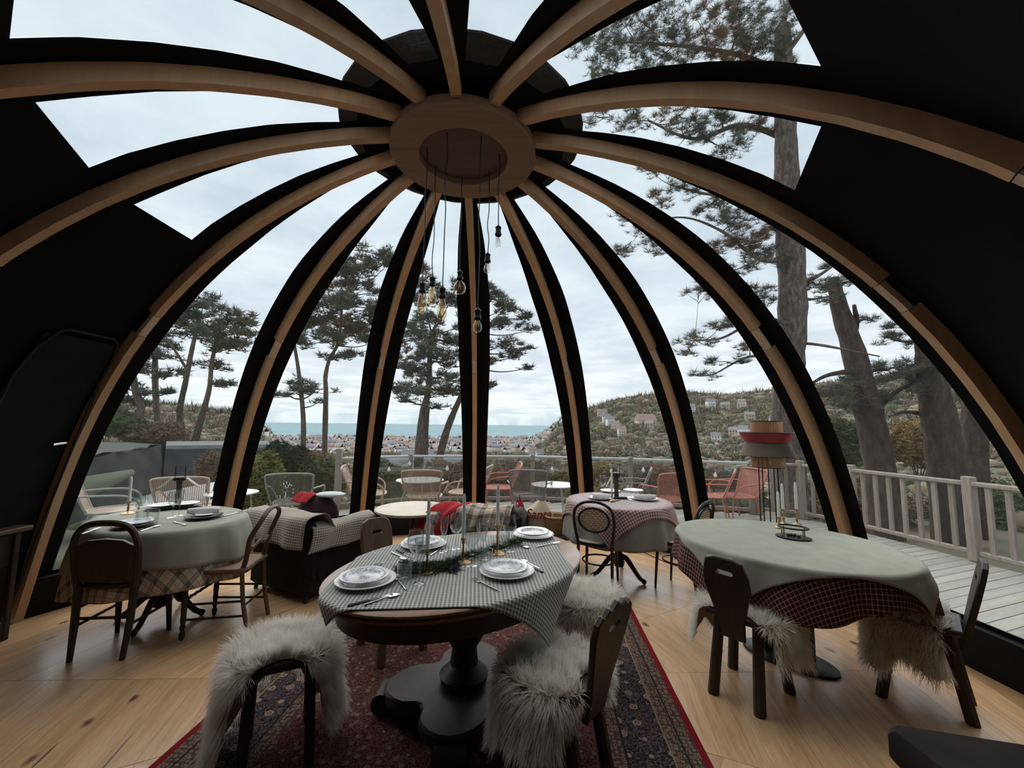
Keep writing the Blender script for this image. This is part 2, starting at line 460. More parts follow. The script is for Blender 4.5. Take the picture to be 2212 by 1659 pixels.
# ------------------------------------------------------------------ floor: wedges of boards, one wedge per rib
floor = bpy.data.objects.new('floor', None); COL.objects.link(floor); floor['kind'] = 'structure'
def clip(poly, ax, ay, c):      # keep ax*x+ay*y <= c
    o_ = []
    for i in range(len(poly)):
        p, q = poly[i], poly[(i+1) % len(poly)]
        dp, dq = ax*p[0]+ay*p[1]-c, ax*q[0]+ay*q[1]-c
        if dp <= 0: o_.append(p)
        if (dp < 0 < dq) or (dq < 0 < dp):
            t = dp/(dp-dq); o_.append((p[0]+(q[0]-p[0])*t, p[1]+(q[1]-p[1])*t))
    return o_
sub = MB().lathe([(3.6, -.12), (3.6, -.021), (0.01, -.021)], c=(DC.x, DC.y, 0), n=56).build('subfloor', plain('floor_gap', (.05, .03, .02), .9), floor, smooth=False)
back = MB(); BWD = .142
for k in RIBS:
    a = rang(k); half = (rang(k+1) + (2*PI if rang(k+1) < a else 0) - rang(k)) / 2
    h0 = (a - (rang(k-1) if k > -6 else rang(7)-2*PI))/2
    vis = -4 <= k <= 5
    g_ = .0012
    for i in range(24):
        r0 = i*BWD; r1 = r0 + BWD - .0011
        if r0 > 3.5: break
        # local frame: x along board (tangential), y radial
        poly = [(-2.2, r0), (2.2, r0), (2.2, min(r1, 3.5)), (-2.2, min(r1, 3.5))]
        # seams mid-way between ribs (angles +half, -h0)
        poly = clip(poly, math.cos(half), -math.sin(half), -g_) if False else clip(poly, math.cos(half), -math.sin(half), -g_)
        poly = clip(poly, -math.cos(h0), -math.sin(h0), -g_)
        if len(poly) < 3: continue
        zt = rng.uniform(-.0003, .0003)
        m = back if not vis else MB()
        T = Matrix.Translation((DC.x, DC.y, 0)) @ Matrix.Rotation(-a, 4, 'Z')
        if vis:
            cx = sum(p[0] for p in poly)/len(poly); cy = sum(p[1] for p in poly)/len(poly)
            m.prism([(p[0]-cx, p[1]-cy) for p in poly], -.02, zt)
            o = m.build('plank', FLOORW, floor, smooth=False)
            o.location = T @ Vector((cx, cy, 0)); o.rotation_euler = (0, 0, -a)
        else: m.prism(poly, -.02, zt, T)
bo = back.build('plank_field', FLOORW, floor, smooth=False); bo['kind'] = 'stuff'
#==PART2==
# ================================================================== OUTSIDE
DECKW = wood('deck_weathered', [(.20, .20, .18), (.265, .265, .24), (.33, .325, .295)], axis=0, rough=.75, spec=.25, grain=.8)
RAILW = wood('rail_weathered', [(.20, .17, .15), (.27, .235, .205), (.33, .29, .255)], axis=2, rough=.8, spec=.2)
PALEMETAL = plain('pale_painted_steel', (.42, .45, .43), .45, .05, metal=.1)
def glassy(name, col=(.93, .97, .96), f=.6, ior=1.45, rough=0.0):
    if name in _M: return _M[name]
    g = G(name); g.t.nodes.remove(g.b)
    tr = g.n('ShaderNodeBsdfTransparent'); tr.inputs[0].default_value = (*col, 1)
    gl = g.n('ShaderNodeBsdfGlossy'); gl.inputs['Roughness'].default_value = rough
    lw = g.n('ShaderNodeLayerWeight')
    m = g.n('ShaderNodeMixShader'); g.l(g.math('ADD', g.math('MULTIPLY', g.math('POWER', lw.outputs['Facing'], 3.0), .9*f), .07), m.inputs[0]); g.l(tr.outputs[0], m.inputs[1]); g.l(gl.outputs[0], m.inputs[2])
    g.l(m.outputs[0], g.out.inputs[0]); _M[name] = g.mat; return g.mat
RAILGLASS = glassy('balustrade_glass', (.86, .90, .88), .5)
# deck of boards around the dome
deck = thing('deck', 'grey weathered timber deck wrapping round the outside of the dome', 'deck', (1.2, 5.0, 0)); deck['kind'] = 'structure'
DPOLY = [(-3.05, 7.25), (-1.95, 8.0), (.43, 8.28), (2.3, 7.95), (4.25, 7.35), (4.78, 7.1), (5.08, 6.6), (5.36, 5.0), (5.55, 3.6), (5.75, 1.6), (2.8, .2), (-3.9, 2.2), (-4.6, 5.4)]
da = R(70.3); dx, dy = math.sin(da), math.cos(da); nx, ny = -dy, dx
def to_uv(p): return (p[0]*dx+p[1]*dy, p[0]*nx+p[1]*ny)
UP = [to_uv(p) for p in DPOLY]; CU, CV = to_uv((DC.x, DC.y)); BW = .122
vmin = min(p[1] for p in UP); vmax = max(p[1] for p in UP); v = vmin
while v < vmax:
    vc = v + BW/2; xs = []
    for i in range(len(UP)):
        p, q = UP[i], UP[(i+1) % len(UP)]
        if (p[1]-vc)*(q[1]-vc) < 0: xs.append(p[0] + (q[0]-p[0])*(vc-p[1])/(q[1]-p[1]))
    xs.sort(); segs = [(xs[i], xs[i+1]) for i in range(0, len(xs)-1, 2)]
    RR = 3.46
    if abs(vc-CV) < RR:
        h = math.sqrt(RR*RR-(vc-CV)**2); ns = []
        for a_, b_ in segs:
            if a_ < CU-h: ns.append((a_, min(b_, CU-h)))
            if b_ > CU+h: ns.append((max(a_, CU+h), b_))
        segs = ns
    for a_, b_ in segs:
        if b_-a_ < .15: continue
        L = b_-a_; m = MB().box((0, 0, 0), (L, BW-.008, .028))
        o = m.build('plank', DECKW, deck, smooth=False)
        um = (a_+b_)/2
        o.location = (um*dx+vc*nx-1.2, um*dy+vc*ny-5.0, -.016+rng.uniform(-.0015, .0015)); o.rotation_euler = (0, 0, math.atan2(dy, dx))
    v += BW
MB().prism([(p[0]-1.2, p[1]-5.0) for p in DPOLY], -.45, -.034).build('deck_frame', RAILW, deck, smooth=False)

# glass balustrade along the sea side, picket railing on the right
def bar(a, b, w_, h_):
    a, b = Vector(a), Vector(b); d = b-a; L = d.length; c = (a+b)/2
    x = d.normalized(); z = Vector((0, 0, 1)); y = z.cross(x).normalized(); z = x.cross(y)
    M = Matrix((x, y, z)).transposed(); return c, (L, w_, h_), M
gl = thing('glass_balustrade', 'clear glass balustrade with pale top rail along the seaward deck edge', 'railing', (-3.0, 7.28, 0))
GP = [(-3.0, 7.28), (-1.93, 8.02), (.43, 8.26), (2.27, 7.93), (4.22, 7.35)]
O_ = Vector((-3.0, 7.28, 0))
for i, (p, q) in enumerate(zip(GP, GP[1:])):
    a = Vector((*p, .875))-O_; b = Vector((*q, .875))-O_
    MB().box(*bar(a, b, .05, .045)[:2], rot=bar(a, b, .05, .045)[2], bev=.008).build('top_rail', PALEMETAL, gl)
    d = (b-a).normalized()*.04
    MB().box(*bar(a+d-Vector((0, 0, .44)), b-d-Vector((0, 0, .44)), .012, .78)[:2], rot=bar(a, b, .012, .78)[2]).build('glass_panel', RAILGLASS, gl, smooth=False)
    MB().box(*bar(a-Vector((0, 0, .80)), b-Vector((0, 0, .80)), .05, .06)[:2], rot=bar(a, b, .05, .06)[2], bev=.006).build('bottom_rail', RAILW, gl)
for i, p in enumerate(GP):
    h_ = 1.05 if i == 0 else .92
    MB().box((p[0]-O_.x, p[1]-O_.y, h_/2), (.10 if i == 0 else .075, .09, h_), bev=.008).build('post', RAILW, gl)
pk = thing('picket_railing', 'weathered timber picket railing along the right side of the deck', 'railing', (4.3, 7.3, 0))
KP = [(4.33, 7.33), (4.86, 7.02), (5.12, 6.3), (5.36, 4.9), (5.52, 3.7), (5.72, 1.8)]
O_ = Vector((4.3, 7.3, 0))
for i, (p, q) in enumerate(zip(KP, KP[1:])):
    a = Vector((*p, .88))-O_; b = Vector((*q, .88))-O_; L = (b-a).length
    c_, s_, m_ = bar(a, b, .09, .05); MB().box(c_, s_, m_, .01).build('top_rail', RAILW, pk)
    c_, s_, m_ = bar(a-Vector((0, 0, .78)), b-Vector((0, 0, .78)), .06, .05); MB().box(c_, s_, m_, .008).build('bottom_rail', RAILW, pk)
    n = int(L/.165)
    for j in range(1, n):
        P_ = a.lerp(b, j/n); MB().box((P_.x, P_.y, .49), (.055, .035, .74), m_, .006).build('picket', RAILW, pk)
    MB().box((a.x, a.y, .48), (.10, .10, .96), m_, .01).build('post', RAILW, pk)

# ---------------- terrain, sea, town
def elev_top(ax):   # skyline elevation (deg) against azimuth (deg)
    T = [(-75, 2.0), (-48, 1.6), (-40, 1.1), (-34, .45), (-31, -.5), (-29, -2.15), (2.5, -2.15), (4, -1.2), (6, -.2), (9, 1.0), (13, 2.4), (17, 3.3), (22, 3.7), (28, 3.2), (36, 4.2), (45, 5.0), (70, 6.0), (85, 5)]
    for (x0, y0), (x1, y1) in zip(T, T[1:]):
        if x0 <= ax <= x1: return y0 + (y1-y0)*(ax-x0)/(x1-x0)
    return 1
RS = [6.5, 9, 12, 16, 22, 30, 42, 60, 85, 120, 170, 240, 330, 450, 600, 780, 1000, 1250, 1540]
def elev_at(ax, r):
    top = elev_top(ax); sea = max(0.0, min(1.0, (1.0 - (top+2.15)/2.5)))
    t = (math.log(r)-math.log(6.5))/(math.log(1540)-math.log(6.5))
    near = -21.0
    e_s = near + (-2.15-near)*min(1, t)**.44
    e_h = near + (top-near)*min(1, t*1.25)**.55
    return e_s*sea + e_h*(1-sea)
def ground_z(ax, r): return CAM_Z + math.tan(R(elev_at(ax, r)))*r
tm = MB(); AZ = [-78 + i*1.5 for i in range(110)]
vs = []
for r in RS:
    for ax in AZ:
        z = ground_z(ax, r); z += (rng.random()-.5)*r*.006*(0 if r > 1300 else 1)
        vs.append((math.sin(R(ax))*r, math.cos(R(ax))*r, z))
nA = len(AZ); fs = [(i*nA+j, i*nA+j+1, (i+1)*nA+j+1, (i+1)*nA+j) for i in range(len(RS)-1) for j in range(nA-1)]
tm.add(vs, fs)
g = G('hillside'); v3 = g.coord('Object', (.02, .02, .02))
c = g.ramp(g.noise(v3, 2.2, 8, .7), [(.3, (.05, .05, .035)), (.45, (.10, .085, .06)), (.58, (.08, .085, .055)), (.72, (.15, .125, .09))])
g.set(Base_Color=c, Roughness=.95); g.b.inputs['Specular IOR Level'].default_value = .1
ho = tm.build('hillside', g.mat); tag(ho, 'wooded hillside falling away below the deck towards the town and sea', 'hill'); ho['kind'] = 'structure'
g = G('sea_water'); v3 = g.coord('Object', (.004, .012, .01))
c = g.ramp(g.noise(v3, 1.2, 5, .6), [(.35, (.17, .25, .275)), (.65, (.25, .325, .335))])
g.set(Base_Color=c, Roughness=1.0); g.b.inputs['Specular IOR Level'].default_value = 0.0; 
sea = MB(); sea.add([(math.sin(R(a))*r, math.cos(R(a))*r, -57.2) for r in (1450, 5000, 45000) for a in range(-60, 31, 10)], [(i*10+j, i*10+j+1, (i+1)*10+j+1, (i+1)*10+j) for i in (0, 1) for j in range(9)])
so = sea.build('sea', g.mat, smooth=False); tag(so, 'pale turquoise sea reaching the horizon beyond the town', 'sea'); so['kind'] = 'structure'
# woodland blobs on the slopes
def ico():
    t = (1+5**.5)/2; V = np.array([(-1, t, 0), (1, t, 0), (-1, -t, 0), (1, -t, 0), (0, -1, t), (0, 1, t), (0, -1, -t), (0, 1, -t), (t, 0, -1), (t, 0, 1), (-t, 0, -1), (-t, 0, 1)], float); V /= np.linalg.norm(V[0])
    F = np.array([(0, 11, 5), (0, 5, 1), (0, 1, 7), (0, 7, 10), (0, 10, 11), (1, 5, 9), (5, 11, 4), (11, 10, 2), (10, 7, 6), (7, 1, 8), (3, 9, 4), (3, 4, 2), (3, 2, 6), (3, 6, 8), (3, 8, 9), (4, 9, 5), (2, 4, 11), (6, 2, 10), (8, 6, 7), (9, 8, 1)])
    return V, F
IV, IF = ico()
def leafmat(name, cols, sc=.3, tr=.15):
    g = G(name); v = g.coord('Object', (sc, sc, sc))
    if 'bark' in name: v = g.coord('Object', (sc*3, sc*3, sc)); g.bump(g.noise(v, 2.5, 5, .7), 1.0, .06)
    g.set(Base_Color=g.ramp(g.noise(v, 1.0, 6, .75), [(.32, cols[0]), (.5, cols[1]), (.68, cols[2])]), Roughness=.9); g.b.inputs['Specular IOR Level'].default_value = .08
    return g.mat
WOODL = leafmat('winter_woodland', [(.075, .072, .05), (.16, .13, .095), (.25, .19, .145)], .045)
WOODG = leafmat('evergreen_woodland', [(.035, .052, .035), (.085, .11, .065), (.18, .18, .09)], .05)
Vs, Fs, Mi = [], [], []; off = 0
for _ in range(10000):
    ax = nr.uniform(-50, 62); t = nr.random()**.8; r = math.exp(math.log(20) + t*(math.log(1150)-math.log(20)))
    if elev_top(ax) < -1.2 and (r > 420 or nr.random() < .5): continue
    if elev_top(ax) >= -1.2 and nr.random() < .15: continue
    z = ground_z(ax, r); k = r*.0085*nr.uniform(.5, 1.5) if r > 60 else nr.uniform(.25, .6)
    S = np.array([k*nr.uniform(.8, 1.6), k*nr.uniform(.8, 1.6), k*nr.uniform(.5, 1.1)])
    V = IV * nr.uniform(.7, 1.25, (12, 1)) * S + np.array([math.sin(R(ax))*r, math.cos(R(ax))*r, z+k*.35])
    Vs.append(V); Fs.append(IF+off); off += 12; Mi += [0 if nr.random() < .72 else 1]*20
wo = np_mesh('woodland', np.vstack(Vs), np.vstack(Fs), [WOODL, WOODG], matidx=np.array(Mi, np.int32))
tag(wo, 'mass of bare and evergreen treetops covering the slopes below', 'trees', kind='stuff')
def tufts(C, size, blades, up=.45, width=.05):
    """C (n,3) centres -> thin triangles radiating from each"""
    n = len(C); D = nr.normal(size=(n, blades, 3)); D[..., 2] = np.abs(D[..., 2])*.7+up*nr.random((n, blades))-.15
    D /= np.linalg.norm(D, axis=2, keepdims=True)
    L = size*nr.uniform(.6, 1.25, (n, blades, 1)); Sd = np.cross(D, nr.normal(size=D.shape)); Sd /= np.linalg.norm(Sd, axis=2, keepdims=True)
    base = C[:, None, :] + D*L*.08; wv = Sd*(size*width)
    V = np.stack([base-wv, base+wv, base+D*L], 2).reshape(-1, 3)
    return V, np.arange(len(V)).reshape(-1, 3)
WOODT = leafmat('twig_woodland', [(.15, .125, .10), (.28, .225, .175), (.42, .35, .28)], .05)
# bare winter trees standing between the rounder crowns: sprays of thin twigs
TVs, TFs, TM, toff = [], [], [], 0
for lo, hi, n_ in ((25, 60, 1200), (60, 130, 2600), (130, 260, 4200), (260, 480, 5200), (480, 1100, 3600)):
    C_ = []; 
    while len(C_) < n_:
        ax = nr.uniform(-50, 62); r = nr.uniform(lo, hi)
        if elev_top(ax) < -1.2 and r > 380: 
            if nr.random() < .9: continue
        C_.append((math.sin(R(ax))*r, math.cos(R(ax))*r, ground_z(ax, r)+.004*r*nr.random()+.1))
    V, F = tufts(np.array(C_), (lo+hi)/2*.0135, 11, up=.9, width=.075)
    TVs.append(V); TFs.append(F+toff); toff += len(V); TM.append(np.repeat(nr.choice([0, 0, 1, 2], size=n_), 11))
wt = np_mesh('bare_treetops', np.vstack(TVs), np.vstack(TFs), [WOODL, WOODT, WOODG], matidx=np.concatenate(TM).astype(np.int32))
tag(wt, 'sprays of bare twigs and brushwood over the wooded slopes', 'trees', kind='stuff')
# houses
HW = [plain('render_%d' % i, c_, .8, .06) for i, c_ in enumerate([(.72, .70, .66), (.62, .55, .46), (.50, .40, .33), (.68, .68, .70)])]
HR = [plain('roof_%d' % i, c_, .7, .15) for i, c_ in enumerate([(.15, .15, .17), (.22, .14, .115), (.20, .185, .18)])]
PANE = plain('dark_pane', (.05, .06, .07), .2, .1)
def house_mb(L, Wd, H, rh):
    w_ = MB().box((0, 0, H/2), (L, Wd, H)); r_ = MB()
    a, b = L/2*1.06, Wd/2*1.12
    r_.add([(-a, -b, H), (a, -b, H), (a, b, H), (-a, b, H), (-a*.92, 0, H+rh), (a*.92, 0, H+rh)], [(0, 1, 5, 4), (2, 3, 4, 5), (1, 2, 5), (3, 0, 4), (3, 2, 1, 0)])
    return w_, r_
hp = []
for i in range(4):
    k_ = rng.random(); w_, r_ = house_mb(9+3*k_, 7, 6+2*(i % 2), 3.2)
    t = thing('house', 'x', 'house'); w_.build('wall', HW[i], t, smooth=False); r_.build('roof', HR[i % 3], t, smooth=False)
    for sx in (-1, 0, 1):
        for zz in (1.8, 4.6):
            MB().box((sx*2.8, -3.52, zz), (1.0, .1, 1.3)).build('window', PANE, t, smooth=False)
    hp.append(t)
def put_house(i, ax, r, sc, label, group):
    o = copy_tree(hp[i % 4]) if used_h[i % 4] else hp[i % 4]; used_h[i % 4] = True
    o.location = (math.sin(R(ax))*r, math.cos(R(ax))*r, ground_z(ax, r)-.5+r*.009); o.scale = (sc*1.15, sc*1.15, sc*1.35)
    o.rotation_euler = (0, 0, R(-ax)+rng.uniform(-.5, .5)); o['label'] = label; o['group'] = group
used_h = [False]*4
HLAB = ['white house with slate roof', 'beige house with red tiled roof', 'brown house with grey roof', 'pale grey house with slate roof']
hl = random.Random(5)
for i in range(30):
    ax = hl.uniform(3, 36); r = hl.uniform(90, 330); put_house(i, ax, r, r/420*.55+.04, HLAB[i % 4] + ' among the trees of the hillside', HLAB[i % 4] + 's on the right-hand hillside')
for i in range(20):
    ax = hl.uniform(-31, 3); r = hl.uniform(300, 900); put_house(i+1, ax, r, r/900*.7+.1, HLAB[(i+1) % 4] + ' in the town between the pines and the sea', HLAB[(i+1) % 4] + 's of the seaside town')
Vs, Fs, Mi = [], [], []; off = 0
for lb, px, py, Y, sc, i_ in (('large cream villa seen past the right end of the pickets', 2165, 1035, 60, .62, 1), ('white villa beside the cream villa past the pickets', 2215, 1020, 70, .62, 0), ('steep-roofed white villa below the balustrade, left of the pair of close trunks', 845, 1050, 44, .30, 0), ('steep-roofed pale villa below the balustrade in front of the close trunks', 900, 1056, 42, .30, 3), ('white villa with steep roof below the balustrade right of the glass post', 965, 1052, 46, .34, 0),
                          ('white house low on the slope right of the second right rib', 1335, 985, 120, .50, 0), ('cream mansion high on the hillside between the right ribs', 1395, 945, 170, .75, 1), ('white house in the gap between the pickets and pine trunks', 2010, 1120, 45, .35, 0)):
    p = aty(px, py, Y); o = copy_tree(hp[i_]); o.location = p; o.scale = (sc, sc, sc*1.15); o.rotation_euler = (0, 0, rng.uniform(-.4, .4)); o['label'] = lb
    if 'group' in o: del o['group']
BV = np.array([(-1, -1, 0), (1, -1, 0), (1, 1, 0), (-1, 1, 0), (-1, -1, 1), (1, -1, 1), (1, 1, 1), (-1, 1, 1), (-1, 0, 1.55), (1, 0, 1.55)], float)
BF = [(0, 1, 5, 4), (1, 2, 6, 5), (2, 3, 7, 6), (3, 0, 4, 7), (4, 5, 9, 8), (6, 7, 8, 9)]
for _ in range(1500):
    ax = nr.uniform(-34, 12); r = nr.uniform(480, 1480); 
    if elev_top(ax) > .3: continue
    z = ground_z(ax, r)-1; k = 3+r*.0032; a = nr.uniform(0, 6.3)
    S = np.array([k*nr.uniform(.7, 1.6), k*.6, k*nr.uniform(.8, 1.9)])
    V = BV*S; c_, s_ = math.cos(a), math.sin(a); V = np.stack([V[:, 0]*c_-V[:, 1]*s_, V[:, 0]*s_+V[:, 1]*c_, V[:, 2]], 1) + np.array([math.sin(R(ax))*r, math.cos(R(ax))*r, z])
    Vs.append(V); Fs.append(np.array(BF)+off); off += 10; m_ = nr.integers(0, 4); q_ = 4+nr.integers(0, 3); Mi += [m_]*4+[q_]*2
to = np_mesh('town_roofs', np.vstack(Vs), np.vstack(Fs), HW+HR, matidx=np.array(Mi, np.int32)); tag(to, 'distant jumble of town walls and roofs along the shore', 'town', kind='stuff')

# ---------------- pines
BARK = leafmat('pine_bark', [(.06, .048, .04), (.15, .12, .10), (.30, .245, .21)], 4.5)
BARK2 = leafmat('pine_bark_dark', [(.035, .026, .021), (.07, .052, .043), (.12, .092, .075)], 2.5)
NEED = [leafmat('needles_far', [(.055, .070, .055), (.105, .12, .090), (.20, .19, .13)], .9), leafmat('needles_near', [(.050, .062, .050), (.10, .11, .085), (.22, .18, .13)], 1.6)]
RUSTN = leafmat('needles_rust', [(.06, .05, .03), (.15, .10, .06), (.24, .16, .10)], 1.6)
def dscale(px, py, Y): return Y/ray(px, py).y/FPX      # metres per pixel at that depth
def pine(label, Y, trunks, clusters, group=None, tsize=.30, blades=9, dens=.030, mat=None, bark=None, jit=.7, twig=True, wid=.05, rust=0):
    b0 = trunks[0][0]; base = aty(b0[0], b0[1], Y)
    ax = math.degrees(math.atan2(base.x, base.y)); 
    t = thing('pine_tree', label, 'tree', (base.x, base.y, base.z), 0, group)
    m = MB(); allp = []
    for i, tr in enumerate(trunks):
        pts = []; rs = []
        for j, (x, y, wpx) in enumerate(tr):
            P_ = aty(x, y, Y + (0 if i == 0 else math.sin(j*1.7+i)*.4)); pts.append(P_-base); rs.append(max(.012, wpx/2*dscale(x, y, Y)))
        sp = spline(pts, 5); rr = [rs[min(len(rs)-1, k//5)] + (rs[min(len(rs)-1, k//5+1)]-rs[min(len(rs)-1, k//5)])*((k % 5)/5) for k in range(len(sp))]
        if i == 0: sp = [sp[0]-Vector((0, 0, .5+.05*Y))] + sp; rr = [rr[0]*1.15]+rr
        rr = [q*rng.uniform(.93, 1.07) for q in rr]
        (m if i == 0 else m).tube(sp, rr, 10 if i == 0 else 6); allp += [(p, r_) for p, r_ in zip(sp, rr)]
    m.build('trunk', bark or BARK, t)
    cs = []; bm_ = MB(); cr_ = []
    for (x, y, rx, ry) in clusters:
        s_ = dscale(x, y, Y); c0 = aty(x, y, Y + rng.uniform(-jit, jit)*rx*s_*.8) - base
        n = max(6, int(rx*ry*dens*3.4)); ns_ = max(5, int(rx*ry/55)); sc_ = nr.normal(size=(ns_, 3)); sc_ /= np.linalg.norm(sc_, axis=1, keepdims=True); sc_ *= nr.random((ns_, 1))**.45*1.08
        kk = min(.28, 6.5/rx); u = sc_[nr.integers(0, ns_, n)] + nr.normal(size=(n, 3))*np.array([kk, kk, min(.30, 4.0/ry)]); lump = 1.0
        P_ = np.array(c0) + u*np.array([rx*s_, rx*s_*.8, ry*s_])*lump
        P_[:, 2] += -.18*ry*s_*(u[:, 0]**2)*2
        (cr_ if rng.random() < rust else cs).append(P_)
        if twig:
            q = min(allp, key=lambda a: ((a[0]-c0).length + max(0, (a[0].z-c0.z))*1.5))
            mid = q[0].lerp(c0, .5) + Vector((0, 0, -.08*(q[0]-c0).length))
            bm_.tube(spline([q[0], mid, c0], 4), [min(q[1]*.5, .02+.25*ry*s_)*(1-.09*k) for k in range(9)], 5)
            for e in range(min(16, 5+int(rx/8))):
                pe = Vector(P_[nr.integers(0, n)]); k_ = q[0].lerp(c0, rng.uniform(.6, 1.0))
                bm_.tube([k_, k_.lerp(pe, .5)+Vector((0, 0, -.05*(pe-k_).length)), pe], [.010*Y/14+.004, .007*Y/14, .003*Y/14], 3, cap=False)
    if bm_.v: bm_.build('branches', bark or BARK, t)
    if cs:
        V, F = tufts(np.vstack(cs), tsize, blades, width=wid); np_mesh('foliage', V, F, mat or NEED[0], t)
    if cr_:
        V, F = tufts(np.vstack(cr_), tsize, blades, width=wid); np_mesh('rusty_foliage', V, F, RUSTN, t)
    return t
pine('pine with forked lower trunk and layered crown at the left of the view', 26,
     [[(412, 1012, 30), (410, 970, 24)], [(408, 965, 18), (388, 900, 13), (402, 820, 11), (418, 740, 9), (432, 690, 6)], [(418, 965, 18), (436, 900, 13), (452, 840, 10), (458, 780, 9), (472, 720, 6)], [(405, 800, 6), (380, 760, 5), (360, 730, 3)]],
     [(420, 668, 62, 22), (395, 700, 60, 22), (500, 690, 55, 20), (470, 725, 60, 20), (505, 750, 55, 18), (440, 650, 38, 12), (535, 715, 20, 16), (460, 790, 34, 10), (500, 830, 36, 9), (540, 690, 16, 10)], tsize=.42, blades=8, dens=.05, wid=.07, rust=.15)
pine('straight pine rising left of the forked pine', 28, [[(340, 905, 12), (335, 820, 12), (336, 740, 8)]],
     [(345, 735, 45, 20), (335, 770, 45, 14), (350, 805, 55, 12), (310, 760, 30, 14), (360, 850, 30, 7)], tsize=.40, blades=8, dens=.055, wid=.07)
pine('leaning pine closest to the dark shed', 24, [[(305, 880, 14), (292, 840, 13), (286, 790, 9)]],
     [(295, 790, 34, 16), (275, 830, 40, 14), (270, 865, 38, 12), (262, 895, 32, 12), (320, 850, 26, 6)], tsize=.36, blades=8, dens=.055, wid=.07)
pine('thin pine with a low flat tier of needles left of the second rib', 22, [[(655, 995, 11), (655, 900, 10), (646, 810, 8), (636, 745, 6)]],
     [(640, 700, 40, 24), (665, 665, 50, 20), (630, 740, 36, 12), (640, 832, 46, 12), (680, 846, 48, 8), (622, 855, 30, 7), (690, 868, 20, 4)], tsize=.33, blades=8, dens=.05, wid=.07)
pine('thin bent pine carrying the broad crown between the ribs', 23, [[(701, 988, 12), (704, 850, 10), (703, 815, 9), (712, 775, 7), (732, 735, 6), (740, 640, 5)]],
     [(800, 562, 60, 16), (850, 560, 34, 12), (770, 590, 52, 16), (720, 610, 42, 14), (800, 618, 50, 12), (735, 650, 60, 18), (800, 668, 70, 20), (700, 690, 55, 18), (760, 712, 75, 20), (820, 735, 55, 16), (700, 735, 50, 16), (905, 590, 26, 22), (890, 645, 36, 18), (760, 765, 34, 7), (720, 775, 30, 7), (790, 700, 50, 18), (735, 560, 24, 8)], tsize=.36, blades=9, dens=.055, wid=.07, rust=.2)
pine('tall pine with dark layered crown behind the bulbs', 20, [[(905, 990, 22), (913, 900, 17), (926, 840, 13), (928, 780, 11), (932, 720, 8)], [(918, 985, 14), (920, 930, 12), (924, 880, 9)]],
     [(925, 690, 42, 18), (900, 725, 48, 18), (960, 735, 46, 20), (920, 765, 70, 18), (975, 775, 34, 18), (890, 800, 52, 16), (950, 815, 50, 14), (868, 840, 36, 12), (925, 845, 62, 12), (975, 835, 26, 16), (880, 865, 30, 6), (960, 640, 50, 22), (915, 615, 30, 14), (990, 610, 22, 16), (1000, 700, 20, 22), (945, 880, 28, 5)], tsize=.30, blades=9, dens=.06, wid=.065)
pine('leaning pine whose branches spread to the right of the middle rib', 21, [[(948, 992, 18), (965, 930, 15), (984, 882, 13), (1004, 835, 11), (1020, 760, 9), (1030, 690, 7)]],
     [(1065, 640, 28, 20), (1090, 662, 38, 16), (1120, 690, 40, 12), (1148, 712, 20, 8), (1075, 700, 34, 16), (1085, 745, 42, 12), (1115, 770, 40, 9), (1145, 795, 22, 5), (1060, 780, 20, 10), (1050, 620, 18, 14), (1060, 835, 12, 10), (1140, 750, 24, 5)], tsize=.30, blades=9, dens=.055, wid=.065)
# big pine just beyond the railing on the right
bt = [[(1716, 1120, 60), (1706, 1000, 58), (1700, 880, 58), (1708, 760, 54), (1712, 640, 54), (1706, 520, 52), (1700, 400, 46), (1697, 290, 40), (1694, 180, 36), (1690, 60, 30)]]
for br in ([(1700, 300, 14), (1600, 270, 10), (1500, 300, 7), (1400, 260, 4)], [(1700, 440, 12), (1620, 400, 9), (1540, 420, 6), (1450, 400, 4)], [(1705, 560, 12), (1640, 560, 8), (1560, 500, 6), (1480, 470, 4), (1390, 480, 3)],
           [(1706, 700, 10), (1640, 690, 8), (1560, 730, 5), (1500, 735, 3)], [(1700, 780, 8), (1620, 770, 6), (1540, 810, 3)], [(1695, 160, 14), (1600, 120, 10), (1480, 100, 7), (1350, 90, 4)], [(1697, 230, 12), (1560, 200, 9), (1430, 180, 6), (1300, 150, 4)],
           [(1710, 620, 10), (1760, 600, 7), (1820, 560, 4)], [(1712, 740, 8), (1770, 745, 6), (1850, 760, 4), (1900, 770, 3)], [(1694, 120, 12), (1740, 60, 8), (1760, 20, 5)]): bt.append(br)
